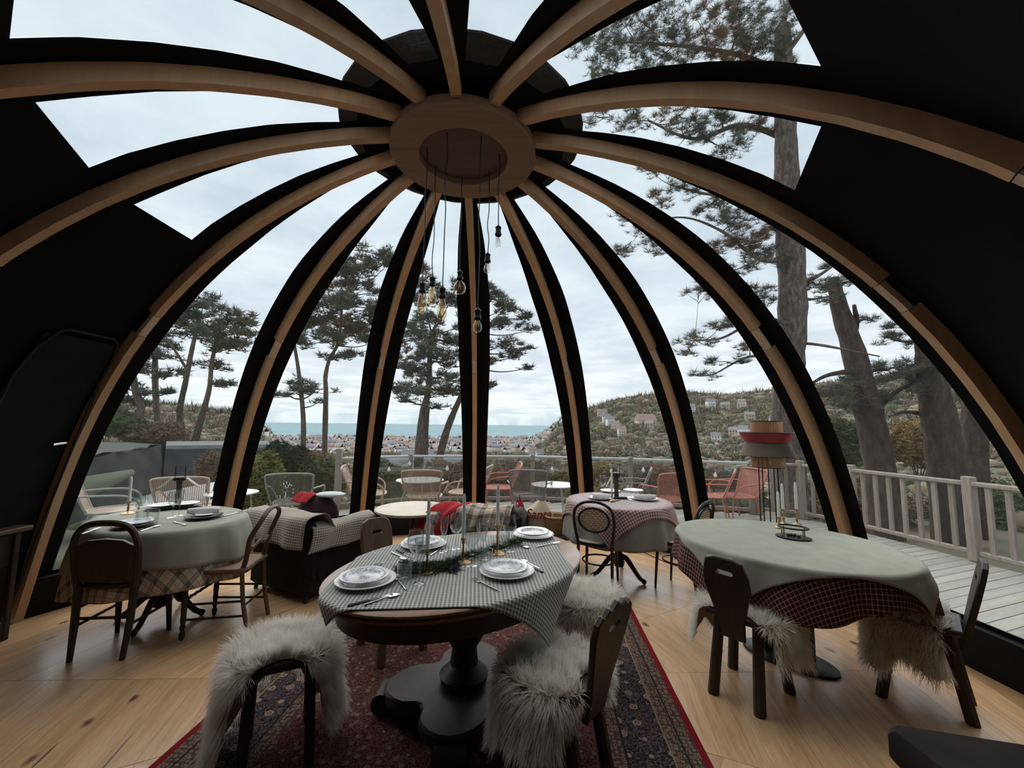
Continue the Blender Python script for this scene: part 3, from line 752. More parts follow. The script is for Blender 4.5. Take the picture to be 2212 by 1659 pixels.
pine('huge pine with a thick straight trunk just beyond the railing', 9.8, bt,
     [(1290, 95, 60, 34), (1400, 55, 80, 42), (1520, 60, 80, 44), (1430, 120, 80, 34), (1560, 130, 80, 36), (1650, 70, 60, 40), (1680, 130, 50, 24), (1310, 150, 50, 18), (1700, 20, 50, 26), (1340, 30, 40, 26), (1600, 30, 60, 30),
      (1280, 250, 40, 14), (1370, 255, 50, 20), (1470, 250, 60, 24), (1560, 255, 50, 24), (1640, 270, 40, 20), (1480, 300, 60, 18), (1580, 320, 50, 16),
      (1400, 360, 36, 18), (1470, 400, 44, 22), (1540, 440, 38, 20), (1430, 430, 30, 14), (1350, 465, 34, 14), (1380, 500, 28, 10), (1410, 530, 40, 14), (1350, 545, 26, 14),
      (1600, 460, 60, 26), (1660, 490, 40, 26), (1590, 520, 60, 26), (1640, 560, 50, 26), (1540, 590, 50, 16), (1580, 625, 60, 22), (1650, 640, 40, 18), (1510, 625, 34, 14),
      (1560, 700, 50, 10), (1500, 735, 46, 12), (1600, 690, 40, 12), (1570, 780, 46, 9), (1530, 810, 36, 7), (1620, 745, 34, 10), (1760, 610, 40, 16), (1810, 570, 26, 12), (1790, 640, 30, 12), (1480, 760, 26, 7)],
     tsize=.165, blades=20, dens=.029, mat=NEED[1], wid=.030, rust=.22)
pine('tilted dark pine behind the pickets, left of the close pair', 11, [[(1912, 1160, 66), (1905, 1040, 58), (1885, 930, 52), (1862, 830, 46), (1838, 740, 40), (1812, 660, 32), (1800, 600, 20)], [(1835, 735, 18), (1850, 700, 12), (1845, 660, 7)], [(1880, 900, 16), (1930, 850, 9), (1990, 820, 5)], [(1855, 800, 16), (1790, 810, 9), (1750, 830, 5)]],
     [(1850, 830, 60, 18), (1790, 850, 50, 16), (1900, 800, 60, 16), (1830, 870, 60, 16), (1780, 620, 40, 10), (1830, 610, 50, 12), (1870, 690, 30, 8), (1900, 860, 40, 14)], tsize=.20, blades=14, dens=.03, mat=NEED[1], bark=BARK2, wid=.035)
pine('broad dark pine trunk, nearer of the close pair behind the pickets', 10.5, [[(2062, 1200, 74), (2050, 1060, 68), (2038, 960, 62), (2022, 870, 54), (2005, 790, 42), (1992, 720, 26)], [(2030, 900, 14), (1960, 890, 8), (1920, 900, 4)]],
     [(1960, 700, 44, 12), (1990, 740, 46, 14), (1930, 735, 40, 12), (1990, 790, 50, 18), (1940, 810, 50, 18), (2040, 800, 40, 16), (1930, 650, 30, 8), (2000, 840, 46, 14)], tsize=.19, blades=14, dens=.03, mat=NEED[1], bark=BARK2, wid=.035)
pine('narrow dark pine trunk, rightmost behind the pickets', 11.5, [[(2112, 1220, 48), (2106, 1060, 46), (2106, 960, 44), (2100, 860, 34)]],
     [(2070, 830, 50, 20), (2120, 860, 60, 24), (2180, 880, 60, 24)], tsize=.20, blades=12, dens=.025, mat=NEED[1], bark=BARK2, wid=.035)
# ---------------- shrubs
SHR = {'gold': leafmat('shrub_gold', [(.07, .09, .03), (.20, .20, .06), (.36, .33, .13)], 2.5), 'dark': leafmat('shrub_dark', [(.018, .028, .02), (.045, .06, .035), (.11, .10, .06)], 2),
       'green': leafmat('shrub_green', [(.03, .05, .025), (.09, .12, .055), (.20, .22, .12)], 2.2), 'brown': leafmat('shrub_brown', [(.09, .065, .045), (.20, .15, .11), (.33, .26, .20)], 2), 'ochre': leafmat('shrub_ochre', [(.12, .10, .04), (.28, .20, .08), (.45, .32, .14)], 1.5)}
def shrub(label, px, py, rx, ry, Y, kind, n=None, size=None, group=None):
    c0 = aty(px, py, Y); s_ = dscale(px, py, Y); gz = min(c0.z-ry*s_, -.6)
    t = thing('shrub', label, 'shrub', (c0.x, c0.y, gz), 0, group)
    n = n or int(rx*ry*.9); u = nr.normal(size=(n, 3)); u /= np.linalg.norm(u, axis=1, keepdims=True); u *= nr.uniform(.55, 1.0, (n, 1))
    ph = nr.random(3)*6; u *= 1+.16*np.sin(u[:, [1, 2, 0]]*6+ph)
    P_ = u*np.array([rx*s_, rx*s_*.9, ry*s_]) + np.array([0, 0, c0.z-gz])
    V, F = tufts(P_, size or .05+.004*Y, 9, up=.3, width=.16); np_mesh('foliage', V, F, SHR[kind], t)
    st = MB()
    for _ in range(7):
        q = Vector(P_[nr.integers(0, n)]); st.tube([(rng.uniform(-.1, .1), rng.uniform(-.1, .1), 0), q*.5+Vector((0, 0, .1)), q], [.02, .014, .005], 5)
    st.build('stems', BARK2, t)
shrub('golden green shrub beside the second rib', 560, 1040, 46, 62, 7.6, 'gold')
shrub('dark evergreen bush behind the golden shrub', 610, 1000, 52, 44, 9.2, 'dark')
shrub('dark green bush spreading up to the glass balustrade post', 690, 1045, 56, 56, 9.4, 'green')
shrub('reddish brown bush above the dark evergreen', 660, 1000, 40, 26, 9.9, 'brown')
shrub('brown clipped hedge beside the grey shingle path', 455, 1010, 26, 32, 9.0, 'brown')
shrub('green bushes seen through the first glass panel', 830, 1045, 60, 46, 11, 'green')
shrub('bare brown thicket behind the second glass panel', 970, 1050, 70, 56, 12, 'brown')
shrub('bare thicket behind the middle of the balustrade', 1120, 1052, 80, 58, 12.5, 'brown')
shrub('olive scrub behind the balustrade near the back table', 1270, 1055, 80, 56, 12, 'ochre')
shrub('tangled scrub behind the red deck chairs', 1420, 1060, 90, 58, 12, 'brown')
shrub('green scrub beyond the corner of the deck', 1560, 1075, 80, 60, 11, 'green')
shrub('yellow autumn shrub between the dark pine trunks', 1975, 960, 46, 52, 15, 'ochre')
shrub('olive undergrowth left of the dark pines', 1800, 960, 70, 60, 16, 'green')
shrub('olive undergrowth behind the pickets', 1850, 1090, 110, 70, 14, 'brown', n=5200)
shrub('undergrowth behind the right end of the pickets', 2130, 1130, 110, 90, 14, 'green', n=6000)
shrub('grey green undergrowth below the left pines', 240, 920, 70, 22, 20, 'green')
shrub('brown undergrowth below the forked pine', 330, 935, 70, 24, 21, 'brown')
# ---------------- low canvas shed on the left
CANV = plain('charcoal_tarpaulin', (.020, .021, .022), .75, .35, 2.2, bump=.5, bscale=5, spec=.12)
OLIVE = plain('olive_tarpaulin', (.055, .065, .035), .8, .2, 2, bump=.4, bscale=6)
sh = thing('tarpaulin_shed', 'low charcoal tarpaulin-covered shed along the left of the deck', 'shed', (-7, 7.4, 0))
A_, B_ = Vector((-5.35, 4.3, 0)), Vector((-8.3, 10.0, 0)); d = (B_-A_); nn = Vector((-d.y, d.x, 0)).normalized()
def shedgrid(z0, z1, off0, off1, A0=A_, B0=B_, nu=26, nv=9, amp=.03):
    def fn(u, v_):
        P_ = A0.lerp(B0, u) + nn*(off0+(off1-off0)*v_); P_.z = z0+(z1-z0)*v_
        w_ = math.sin(u*23+v_*4)*math.sin(v_*7+u*9)*amp
        return P_ + nn*w_ + Vector((0, 0, w_*.6)) - sh.location
    return fn
MB().grid(shedgrid(0, .93, 0, .05), 26, 9).build('wall', CANV, sh)
MB().grid(shedgrid(.93, 1.05, .05, 2.4, amp=.05), 26, 9).build('cover', CANV, sh)
e0 = B_+nn*0; MB().grid(lambda u, v_: (B_ + nn*(2.4*u) + Vector((0, 0, 1.0*v_)) + d.normalized()*math.sin(u*9)*.03) - sh.location, 12, 6).build('end_wall', CANV, sh)
MB().grid(lambda u, v_: (A_.lerp(B_, .28+.36*u) - nn*(.03+.05*math.sin(PI*v_)) + Vector((0, 0, .30+.38*v_*(1-.6*u)+.12*u))) - sh.location, 10, 6).build('hanging_flap', OLIVE, sh)
ft = thing('tarpaulin_roof', 'pale grey tarpaulin roof behind the charcoal shed', 'roof', (-11, 14, -1))
MB().box((0, 0, .95), (6.4, 3.4, 1.6), Rz(.5), .1).build('cover', plain('grey_tarpaulin', (.06, .062, .064), .8, .3, 3, bump=.4, bscale=5), ft)
pth = MB(); pth.grid(lambda u, v_: Vector((-4.2-3.4*u-1.2*v_, 5.6+6.6*v_+1.2*u, -.05-.25*v_)), 8, 8)
po = pth.build('gravel_path', plain('grey_shingle', (.40, .41, .41), .9, .35, 30, bump=.6, bscale=40)); tag(po, 'pale grey shingle ground between the hedge and the charcoal shed', 'path'); po['kind'] = 'structure'
#==PART3==
# ================================================================== INTERIOR
# ---------------- cloth materials
def gingham(name, base, mid, cell, lines=None):
    if name in _M: return _M[name]
    g = G(name); uv = g.n('ShaderNodeUVMap'); sp = g.n('ShaderNodeSeparateXYZ'); g.l(uv.outputs[0], sp.inputs[0])
    def st(o):
        f = g.math('FRACT', g.math('ADD', g.math('MULTIPLY', o, 1/cell), 100.0)); return g.math('LESS_THAN', f, .5)
    a, b = st(sp.outputs[0]), st(sp.outputs[1]); s_ = g.math('MULTIPLY', g.math('ADD', a, b), .5)
    dark = tuple(x*y for x, y in zip(mid, mid)); m2 = tuple(.5*(x+y) for x, y in zip(base, mid))
    c = g.ramp(s_, [(0, base), (.25, m2), (.75, mid)], 'CONSTANT')
    co = g.n('ShaderNodeTexCoord'); c = g.mix(.35, c, g.ramp(g.noise(co.outputs['Object'], 5, 3), [(.3, (.8, .8, .8)), (.7, (1.1, 1.1, 1.1))]), 'MULTIPLY')
    g.set(Base_Color=c, Roughness=.95); g.b.inputs['Specular IOR Level'].default_value = .1
    g.b.inputs['Sheen Weight'].default_value = .15
    _M[name] = g.mat; return g.mat
def tartan(name, base, dark, thin, cell):
    if name in _M: return _M[name]
    g = G(name); uv = g.n('ShaderNodeUVMap'); sp = g.n('ShaderNodeSeparateXYZ'); g.l(uv.outputs[0], sp.inputs[0])
    def fr(o): return g.math('FRACT', g.math('ADD', g.math('MULTIPLY', o, 1/cell), 100.0))
    def bandm(f, lo, hi): return g.math('MULTIPLY', g.math('GREATER_THAN', f, lo), g.math('LESS_THAN', f, hi))
    fx, fy = fr(sp.outputs[0]), fr(sp.outputs[1])
    wide = g.math('MULTIPLY', g.math('ADD', bandm(fx, .06, .30), bandm(fy, .06, .30)), .45)
    ln = g.math('MINIMUM', g.math('ADD', g.math('ADD', bandm(fx, .30, .34), bandm(fx, .02, .06)), g.math('ADD', bandm(fy, .30, .34), bandm(fy, .02, .06))), 1)
    ln2 = g.math('MINIMUM', g.math('ADD', bandm(fx, .66, .70), bandm(fy, .66, .70)), 1)
    c = g.mix(wide, base, dark); c = g.mix(g.math('MULTIPLY', ln, .85), c, dark); c = g.mix(g.math('MULTIPLY', ln2, .6), c, thin)
    g.set(Base_Color=c, Roughness=.95); g.b.inputs['Specular IOR Level'].default_value = .1
    _M[name] = g.mat; return g.mat
GING_GREY = gingham('gingham_grey_green', (.62, .60, .54), (.10, .115, .115), .0175)
GING_BROWN = gingham('gingham_brown', (.60, .54, .46), (.16, .12, .09), .020)
GING_RED = gingham('gingham_red', (.52, .45, .40), (.21, .055, .06), .026)
def tattersall(name, base, line, cell, lw):
    g = G(name); uv = g.n('ShaderNodeUVMap'); sp = g.n('ShaderNodeSeparateXYZ'); g.l(uv.outputs[0], sp.inputs[0])
    f = [g.math('LESS_THAN', g.math('FRACT', g.math('ADD', g.math('MULTIPLY', sp.outputs[i], 1/cell), 100.0)), lw) for i in (0, 1)]
    c = g.mix(g.math('MULTIPLY', g.math('ADD', f[0], f[1]), .42), base, line)
    g.set(Base_Color=c, Roughness=.95); g.b.inputs['Specular IOR Level'].default_value = .1; return g.mat
GING_DARK = tattersall('gingham_dark_red', (.050, .012, .018), (.42, .30, .20), .025, .24)
TARTAN = tartan('cream_tartan', (.56, .48, .38), (.10, .075, .065), (.42, .12, .10), .115)
LINEN = plain('sage_linen', (.34, .335, .275), .95, .07, 9, bump=.25, bscale=300, spec=.1)
LINEN2 = plain('taupe_linen', (.27, .25, .215), .95, .08, 9, bump=.25, bscale=300, spec=.1)
MAUVE = plain('mauve_topper', (.46, .38, .38), .95, .06, 12, spec=.1)
REDCLOTH = plain('red_wool', (.42, .035, .04), .95, .15, 14, bump=.3, bscale=200, spec=.1)
WHITECLOTH = plain('white_cotton', (.72, .72, .71), .9, .04, 14, bump=.2, bscale=200, spec=.15)
VELVET = plain('dark_brown_velvet', (.020, .016, .015), .9, .3, 7, spec=.2)
DARKWOOD = wood('dark_stained_oak', [(.019, .012, .009), (.032, .020, .013), (.050, .031, .019)], axis=2, rough=.5, spec=.45)
MIDWOOD = wood('brown_oak', [(.085, .048, .028), (.13, .075, .042), (.18, .11, .062)], axis=2, rough=.5, spec=.45)
TABLEWOOD = wood('polished_walnut', [(.16, .085, .045), (.23, .13, .07), (.31, .18, .10)], axis=0, rough=.38, spec=.5)
BLACKWOOD = plain('black_lacquer_wood', (.012, .011, .011), .32, .2, 10, spec=.5)
BLACKSTEEL = plain('black_steel', (.014, .014, .015), .45, .15, 10, metal=.3, spec=.5)
BRASS = plain('aged_brass', (.40, .28, .15), .35, .15, 30, metal=.9)
STEEL = plain('cutlery_steel', (.62, .62, .62), .16, .04, 30, metal=1.0)
WAX = plain('ivory_wax', (.84, .82, .75), .5, .03, 20, spec=.4)
WINEGL = glassy('drinking_glass', (.93, .945, .945), 1.0, 1.5)
BULBGL = glassy('bulb_glass_amber', (.93, .82, .62), 1.0, 1.45); BULBCL = glassy('bulb_glass_clear', (.95, .95, .95), 1.0, 1.45)
FIL = plain('filament', (.75, .42, .12), .4, .1, 20, metal=.6)

# ---------------- draping
def drape(cx, cy, a, b, ang, z, hx=None, hy=None, rot=0, off=(0, 0), rad=None, n=80, folds=9, amp=.028, seed=0, thick=.0, radfn=None, floor_z=.02, flare=.10, sq=2.0, gap=0.0):
    """flat cloth laid on an elliptical top -> (MB, uv)"""
    ca, sa = math.cos(ang), math.sin(ang); cr, sr = math.cos(rot), math.sin(rot); rs_ = random.Random(seed); ph = [rs_.uniform(0, 6.28) for _ in range(4)]
    def mp(u, v_):
        x, y = off[0]+u*cr-v_*sr, off[1]+u*sr+v_*cr           # world-aligned offset from table centre
        ex, ey = x*ca+y*sa, -x*sa+y*ca
        e = (abs(ex/a)**sq + abs(ey/b)**sq)**(1/sq)
        wr = .0012*math.sin(x*31+ph[0])*math.sin(y*27+ph[1])
        if e <= 1: return Vector((cx+x, cy+y, z+.0015+abs(wr)))
        qx, qy = ex/e, ey/e; s_ = math.hypot(ex-qx, ey-qy)
        nxx, nyy = qx/a/a, qy/b/b; L = math.hypot(nxx, nyy); nxx /= L; nyy /= L
        th = math.atan2(qy/b, qx/a); k = 1-math.exp(-s_/.12)
        f = math.sin(folds*th+ph[0]+.4*math.sin(3*th+ph[1]))+.45*math.sin((folds*1.7)*th+ph[2])
        r0 = .012
        if s_ < r0*1.57: o_, dz = r0*math.sin(s_/r0), r0*(1-math.cos(s_/r0))
        else: o_, dz = r0, r0+(s_-r0*1.57)
        o_ += k*(amp*(1.25+f)) + flare*max(0, s_-.05) + gap*k
        wx, wy = qx+nxx*o_, qy+nyy*o_
        zz = max(floor_z, z+.0015-dz*.985)
        return Vector((cx+wx*ca-wy*sa, cy+wx*sa+wy*ca, zz))
    m = MB(); uv = []
    if rad is None:
        ny_ = max(8, int(n*hy/hx)); vs = []
        for j in range(ny_+1):
            for i in range(n+1):
                u, v_ = -hx+2*hx*i/n, -hy+2*hy*j/ny_
                u *= 1-.012*math.sin(v_*9+ph[3]); vs.append(mp(u, v_)); uv.append((u, v_))
        m.add(vs, [(j*(n+1)+i, j*(n+1)+i+1, (j+1)*(n+1)+i+1, (j+1)*(n+1)+i) for j in range(ny_) for i in range(n)])
    else:
        nr_ = 26; vs = [mp(0, 0)]; uv = [(0, 0)]
        for j in range(1, nr_+1):
            for i in range(n):
                t = 2*PI*i/n; rr = (radfn(t) if radfn else rad)*(j/nr_)**.8
                u, v_ = rr*math.cos(t), rr*math.sin(t); vs.append(mp(u, v_)); uv.append((u, v_))
        fs = [(0, 1+i, 1+(i+1) % n) for i in range(n)]
        fs += [(1+(j-1)*n+i, 1+j*n+i, 1+j*n+(i+1) % n, 1+(j-1)*n+(i+1) % n) for j in range(1, nr_) for i in range(n)]
        m.add(vs, fs)
    return m, uv, mp
def cloth(name, label, cat, mat, args, parent=None, **kw):
    m, uv, mp = drape(*args, **kw)
    o = m.build(name, mat, parent, uv=uv, angle=180)
    so_ = o.modifiers.new('thickness', 'SOLIDIFY'); so_.thickness = .002; so_.offset = 1
    return tag(o, label, cat)

# ---------------- rug
def rug_mat():
    g = G('oriental_rug'); tc_ = g.n('ShaderNodeTexCoord'); sp = g.n('ShaderNodeSeparateXYZ'); g.l(tc_.outputs['Object'], sp.inputs[0])
    HX, HY = 1.225, 1.9
    dx_ = g.math('SUBTRACT', HX, g.math('ABSOLUTE', sp.outputs[0])); dy_ = g.math('SUBTRACT', HY, g.math('ABSOLUTE', sp.outputs[1])); d = g.math('MINIMUM', dx_, dy_)
    vec = tc_.outputs['Object']
    def vor(sc, feat='F1', rnd=.25):
        v_ = g.n('ShaderNodeTexVoronoi'); v_.inputs['Scale'].default_value = sc; v_.feature = feat; v_.inputs['Randomness'].default_value = rnd; g.l(vec, v_.inputs['Vector']); return v_
    v1 = vor(19, rnd=.7); r1 = g.ramp(v1.outputs['Distance'], [(0, (.42, .30, .21)), (.10, (.20, .05, .05)), (.17, (.40, .31, .22)), (.23, (.035, .035, .06)), (.31, (.11, .022, .032)), (1, (.11, .022, .032))], 'CONSTANT')
    nz = g.noise(vec, 34, 3, .6, 2.5); vines = g.ramp(nz, [(.46, (0, 0, 0)), (.48, (1, 1, 1)), (.53, (1, 1, 1)), (.55, (0, 0, 0))])
    field = g.mix(g.math('MULTIPLY', vines, .55), r1, (.40, .31, .22))
    v2 = vor(9.5, rnd=.3); b1 = g.ramp(v2.outputs['Distance'], [(0, (.40, .32, .24)), (.09, (.18, .06, .06)), (.14, (.42, .35, .27)), (.21, (.028, .028, .042)), (1, (.028, .028, .042))], 'CONSTANT')
    nz2 = g.noise(vec, 22, 2, .5, 3.0); vines2 = g.ramp(nz2, [(.44, (0, 0, 0)), (.46, (1, 1, 1)), (.52, (1, 1, 1)), (.54, (0, 0, 0))])
    border = g.mix(g.math('MULTIPLY', vines2, .6), b1, (.34, .24, .20))
    v3 = vor(42, rnd=.5); guard = g.ramp(v3.outputs['Distance'], [(0, (.16, .05, .045)), (.2, (.30, .23, .17)), (.42, (.11, .075, .065)), (1, (.11, .075, .065))], 'CONSTANT')
    def lt(x): return g.math('LESS_THAN', d, x)
    c = g.mix(lt(.44), field, guard); c = g.mix(lt(.375), c, (.04, .03, .035)); c = g.mix(lt(.365), c, border)
    c = g.mix(lt(.165), c, (.34, .26, .19)); c = g.mix(lt(.157), c, guard); c = g.mix(lt(.10), c, (.035, .03, .04)); c = g.mix(lt(.092), c, guard); c = g.mix(lt(.034), c, (.27, .022, .03))
    fine = g.noise(vec, 260, 2, .6); c = g.mix(1.0, c, (.66, .62, .60), 'MULTIPLY'); c = g.mix(.5, c, g.ramp(fine, [(.3, (.6, .6, .6)), (.7, (1.15, 1.15, 1.15))]), 'MULTIPLY')
    g.set(Base_Color=c, Roughness=1.0); g.b.inputs['Specular IOR Level'].default_value = .05; g.bump(fine, .5, .003)
    return g.mat
rug = MB().grid(lambda u, v_: Vector(((u-.5)*2.45, (v_-.5)*3.8, .009+.0015*math.sin(u*17)*math.sin(v_*23))), 30, 44)
rb = len(rug.v); rug.box((0, 0, .005), (2.45, 3.8, .008))
ro = rug.build('rug', rug_mat()); ro.location = (-.325, 1.87, .0015); ro.rotation_euler = (0, 0, -R(3.6))
tag(ro, 'large red and navy oriental rug under the central oval table', 'rug')

# ---------------- chair builders (local frame: seat centre at origin, the chair faces +y)
def plate_hole(outer, inner, t, n=48):
    """closed outline with one hole, thickness along y; points are (x, z)"""
    cx = sum(p[0] for p in inner)/len(inner); cz_ = sum(p[1] for p in inner)/len(inner)
    def cast(poly, a):
        dxx, dzz = math.cos(a), math.sin(a); best = None
        for i in range(len(poly)):
            p, q = poly[i], poly[(i+1) % len(poly)]; ex, ez = q[0]-p[0], q[1]-p[1]; den = dxx*ez-dzz*ex
            if abs(den) < 1e-9: continue
            s_ = ((p[0]-cx)*ez-(p[1]-cz_)*ex)/den; u = ((p[0]-cx)*dzz-(p[1]-cz_)*dxx)/den
            if s_ > 0 and -1e-6 <= u <= 1+1e-6: best = s_ if best is None else max(best, s_)
        return (cx+dxx*best, cz_+dzz*best)
    angs = sorted([2*PI*i/n for i in range(n)] + [math.atan2(p[1]-cz_, p[0]-cx) % (2*PI) for p in outer if len(outer) < 30])
    O = [cast(outer, a) for a in angs]; I = [cast(inner, a) for a in angs]; n = len(angs); b = .006
    m = MB(); vs = []
    def shr(p, k): dd = math.hypot(p[0]-cx, p[1]-cz_) or 1; return (p[0]+(cx-p[0])/dd*k, p[1]+(cz_-p[1])/dd*k)
    for ring_, y in ((I, -t/2), ([shr(p, b) for p in O], -t/2), (O, -t/2+b), (O, t/2-b), ([shr(p, b) for p in O], t/2), (I, t/2)):
        vs += [(p[0], y, p[1]) for p in ring_]
    fs = []
    for k in range(6):
        k2 = (k+1) % 6
        for j in range(n): fs.append((k*n+j, k*n+(j+1) % n, k2*n+(j+1) % n, k2*n+j))
    return m.add(vs, fs)
def stad(cx, cz_, hw, hr, n=10):
    return [(cx+hw+hr*math.cos(a), cz_+hr*math.sin(a)) for a in [(-PI/2+PI*i/n) for i in range(n+1)]] + [(cx-hw+hr*math.cos(a), cz_+hr*math.sin(a)) for a in [(PI/2+PI*i/n) for i in range(n+1)]]
def carved_chair(label, loc, rz, mat, style=0, group=None):
    t = thing('carved_chair', label, 'chair', (*loc, 0), rz, group)
    so_ = [(-.19, .17), (-.21, .02), (-.15, -.17), (.15, -.17), (.21, .02), (.19, .17)]
    MB().prism(so_, .425, .455, bev=.006).build('seat', mat, t)
    for sx, sy in ((-1, 1), (1, 1), (-1, -1), (1, -1)):
        a = Vector((sx*.10, sy*.10, .43)); b = Vector((sx*(.155 if sy > 0 else .12), sy*.175, 0.0))
        m = MB(); d_ = (b-a); x, y, z = frame(d_); vs = []
        for q, hw in ((0, .021), (.5, .023), (1, .024)):
            p = a.lerp(b, q)
            if q == 1: pass
            for i in range(8):
                an = PI/8+i*PI/4; w_ = p + x*hw*1.25*math.cos(an) + y*hw*1.25*math.sin(an)
                if q == 1: w_.z = 0.0
                vs.append(w_)
        m.add(vs, [tuple(range(7, -1, -1)), tuple(range(16, 24))]+[(i*8+j, i*8+(j+1) % 8, (i+1)*8+(j+1) % 8, (i+1)*8+j) for i in (0, 1) for j in range(8)])
        m.build('leg', mat, t, angle=25)
    if style == 0: out_ = [(-.075, 0), (-.085, .10), (-.12, .20), (-.152, .29), (-.150, .36), (-.135, .41), (-.118, .452), (-.06, .468), (.06, .468), (.118, .452), (.135, .41), (.150, .36), (.152, .29), (.12, .20), (.085, .10), (.075, 0)]
    elif style == 1: out_ = [(-.09, 0), (-.10, .10), (-.13, .20), (-.150, .30), (-.148, .40), (-.125, .46), (-.07, .485), (.07, .485), (.125, .46), (.148, .40), (.150, .30), (.13, .20), (.10, .10), (.09, 0)]
    else: out_ = [(-.08, 0), (-.09, .12), (-.13, .25), (-.165, .37), (-.160, .43), (-.13, .455), (-.105, .448), (-.075, .470), (-.04, .462), (0, .482), (.04, .462), (.075, .470), (.105, .448), (.13, .455), (.160, .43), (.165, .37), (.13, .25), (.09, .12), (.08, 0)]
    out_ = [(x*(.80 if style < 2 else .92), z) for x, z in out_]
    pl = plate_hole(out_, stad(0, .385, .034, .013), .028)
    b = pl.build('backrest', mat, t, angle=35); b.location = (0, -.165, .335); b.rotation_euler = (R(13), 0, 0)
    return t
def weave(name, col, sc, alpha=True):
    if name in _M: return _M[name]
    g = G(name); v_ = g.coord('Object', (sc, sc, sc)); sp = g.n('ShaderNodeSeparateXYZ'); g.l(v_, sp.inputs[0])
    def fr(o): return g.math('ABSOLUTE', g.math('SUBTRACT', g.math('FRACT', g.math('ADD', o, 100)), .5))
    zy = g.math('ADD', sp.outputs[1], sp.outputs[2]); fx, fy = fr(sp.outputs[0]), fr(zy)
    hole = g.math('MULTIPLY', g.math('LESS_THAN', fx, .26), g.math('LESS_THAN', fy, .26))
    c = g.mix(g.noise(v_, 1.3, 3), tuple(x*.75 for x in col), col); g.set(Base_Color=c, Roughness=.6)
    if alpha: g.set(Alpha=g.math('SUBTRACT', 1.0, hole))
    _M[name] = g.mat; return g.mat
CANE = weave('cane_webbing', (.62, .48, .30), 62); CANESEAT = weave('cane_seat', (.66, .54, .36), 90, False); CANEDARK = weave('cane_seat_dark', (.34, .20, .11), 90, False)
def ring_pts(cx, cy, z, a, b, n=32, sqr=2.0, f=None):
    o_ = []
    for i in range(n):
        t = 2*PI*i/n; c_, s_ = math.cos(t), math.sin(t)
        o_.append(Vector((cx+a*math.copysign(abs(c_)**(2/sqr), c_), cy+b*math.copysign(abs(s_)**(2/sqr), s_), z)))
    return o_
def cane_disc(pts, name, mat, t, up=None):
    c_ = sum(pts, Vector())/len(pts); n = len(pts)
    return MB().add([c_]+pts, [(0, 1+i, 1+(i+1) % n) for i in range(n)]).build(name, mat, t, smooth=False)
def bentwood_chair(label, loc, rz):
    t = thing('bentwood_chair', label, 'chair', (*loc, 0), rz)
    sr = ring_pts(0, 0, .44, .195, .195, 32, 2.4)
    MB().tube(sr, .017, 8, closed=True, flat=.8).build('seat_frame', BLACKWOOD, t)
    cane_disc([p+Vector((0, 0, .010)) for p in sr], 'cane_seat', CANESEAT, t)
    for sx in (-1, 1):
        MB().tube([(sx*.135, .135, .43), (sx*.145, .15, .22), (sx*.15, .165, 0)], [.017, .014, .010], 8).build('leg', BLACKWOOD, t)
        MB().tube([(sx*.150, -.19, .44), (sx*.15, -.195, .25), (sx*.155, -.23, 0)], [.014, .014, .011], 8).build('leg', BLACKWOOD, t)
    def bk(x, z): return Vector((x, -.19-(z-.44)*.22, z))
    hoop = spline([bk(-.150, .44), bk(-.168, .55), bk(-.178, .66), bk(-.160, .76), bk(-.09, .815), bk(0, .83), bk(.09, .815), bk(.160, .76), bk(.178, .66), bk(.168, .55), bk(.150, .44)], 5)
    MB().tube(hoop, .0135, 8).build('back_hoop', BLACKWOOD, t)
    rp = [bk(.135*math.cos(a), .665+.108*math.sin(a)) for a in [2*PI*i/28 for i in range(28)]]
    MB().tube(rp, .011, 8, closed=True).build('back_ring', BLACKWOOD, t); cane_disc(rp, 'cane_back', CANE, t)
    MB().tube(ring_pts(0, -.01, .26, .148, .16, 24), .008, 6, closed=True).build('stretcher_ring', BLACKWOOD, t)
    return t
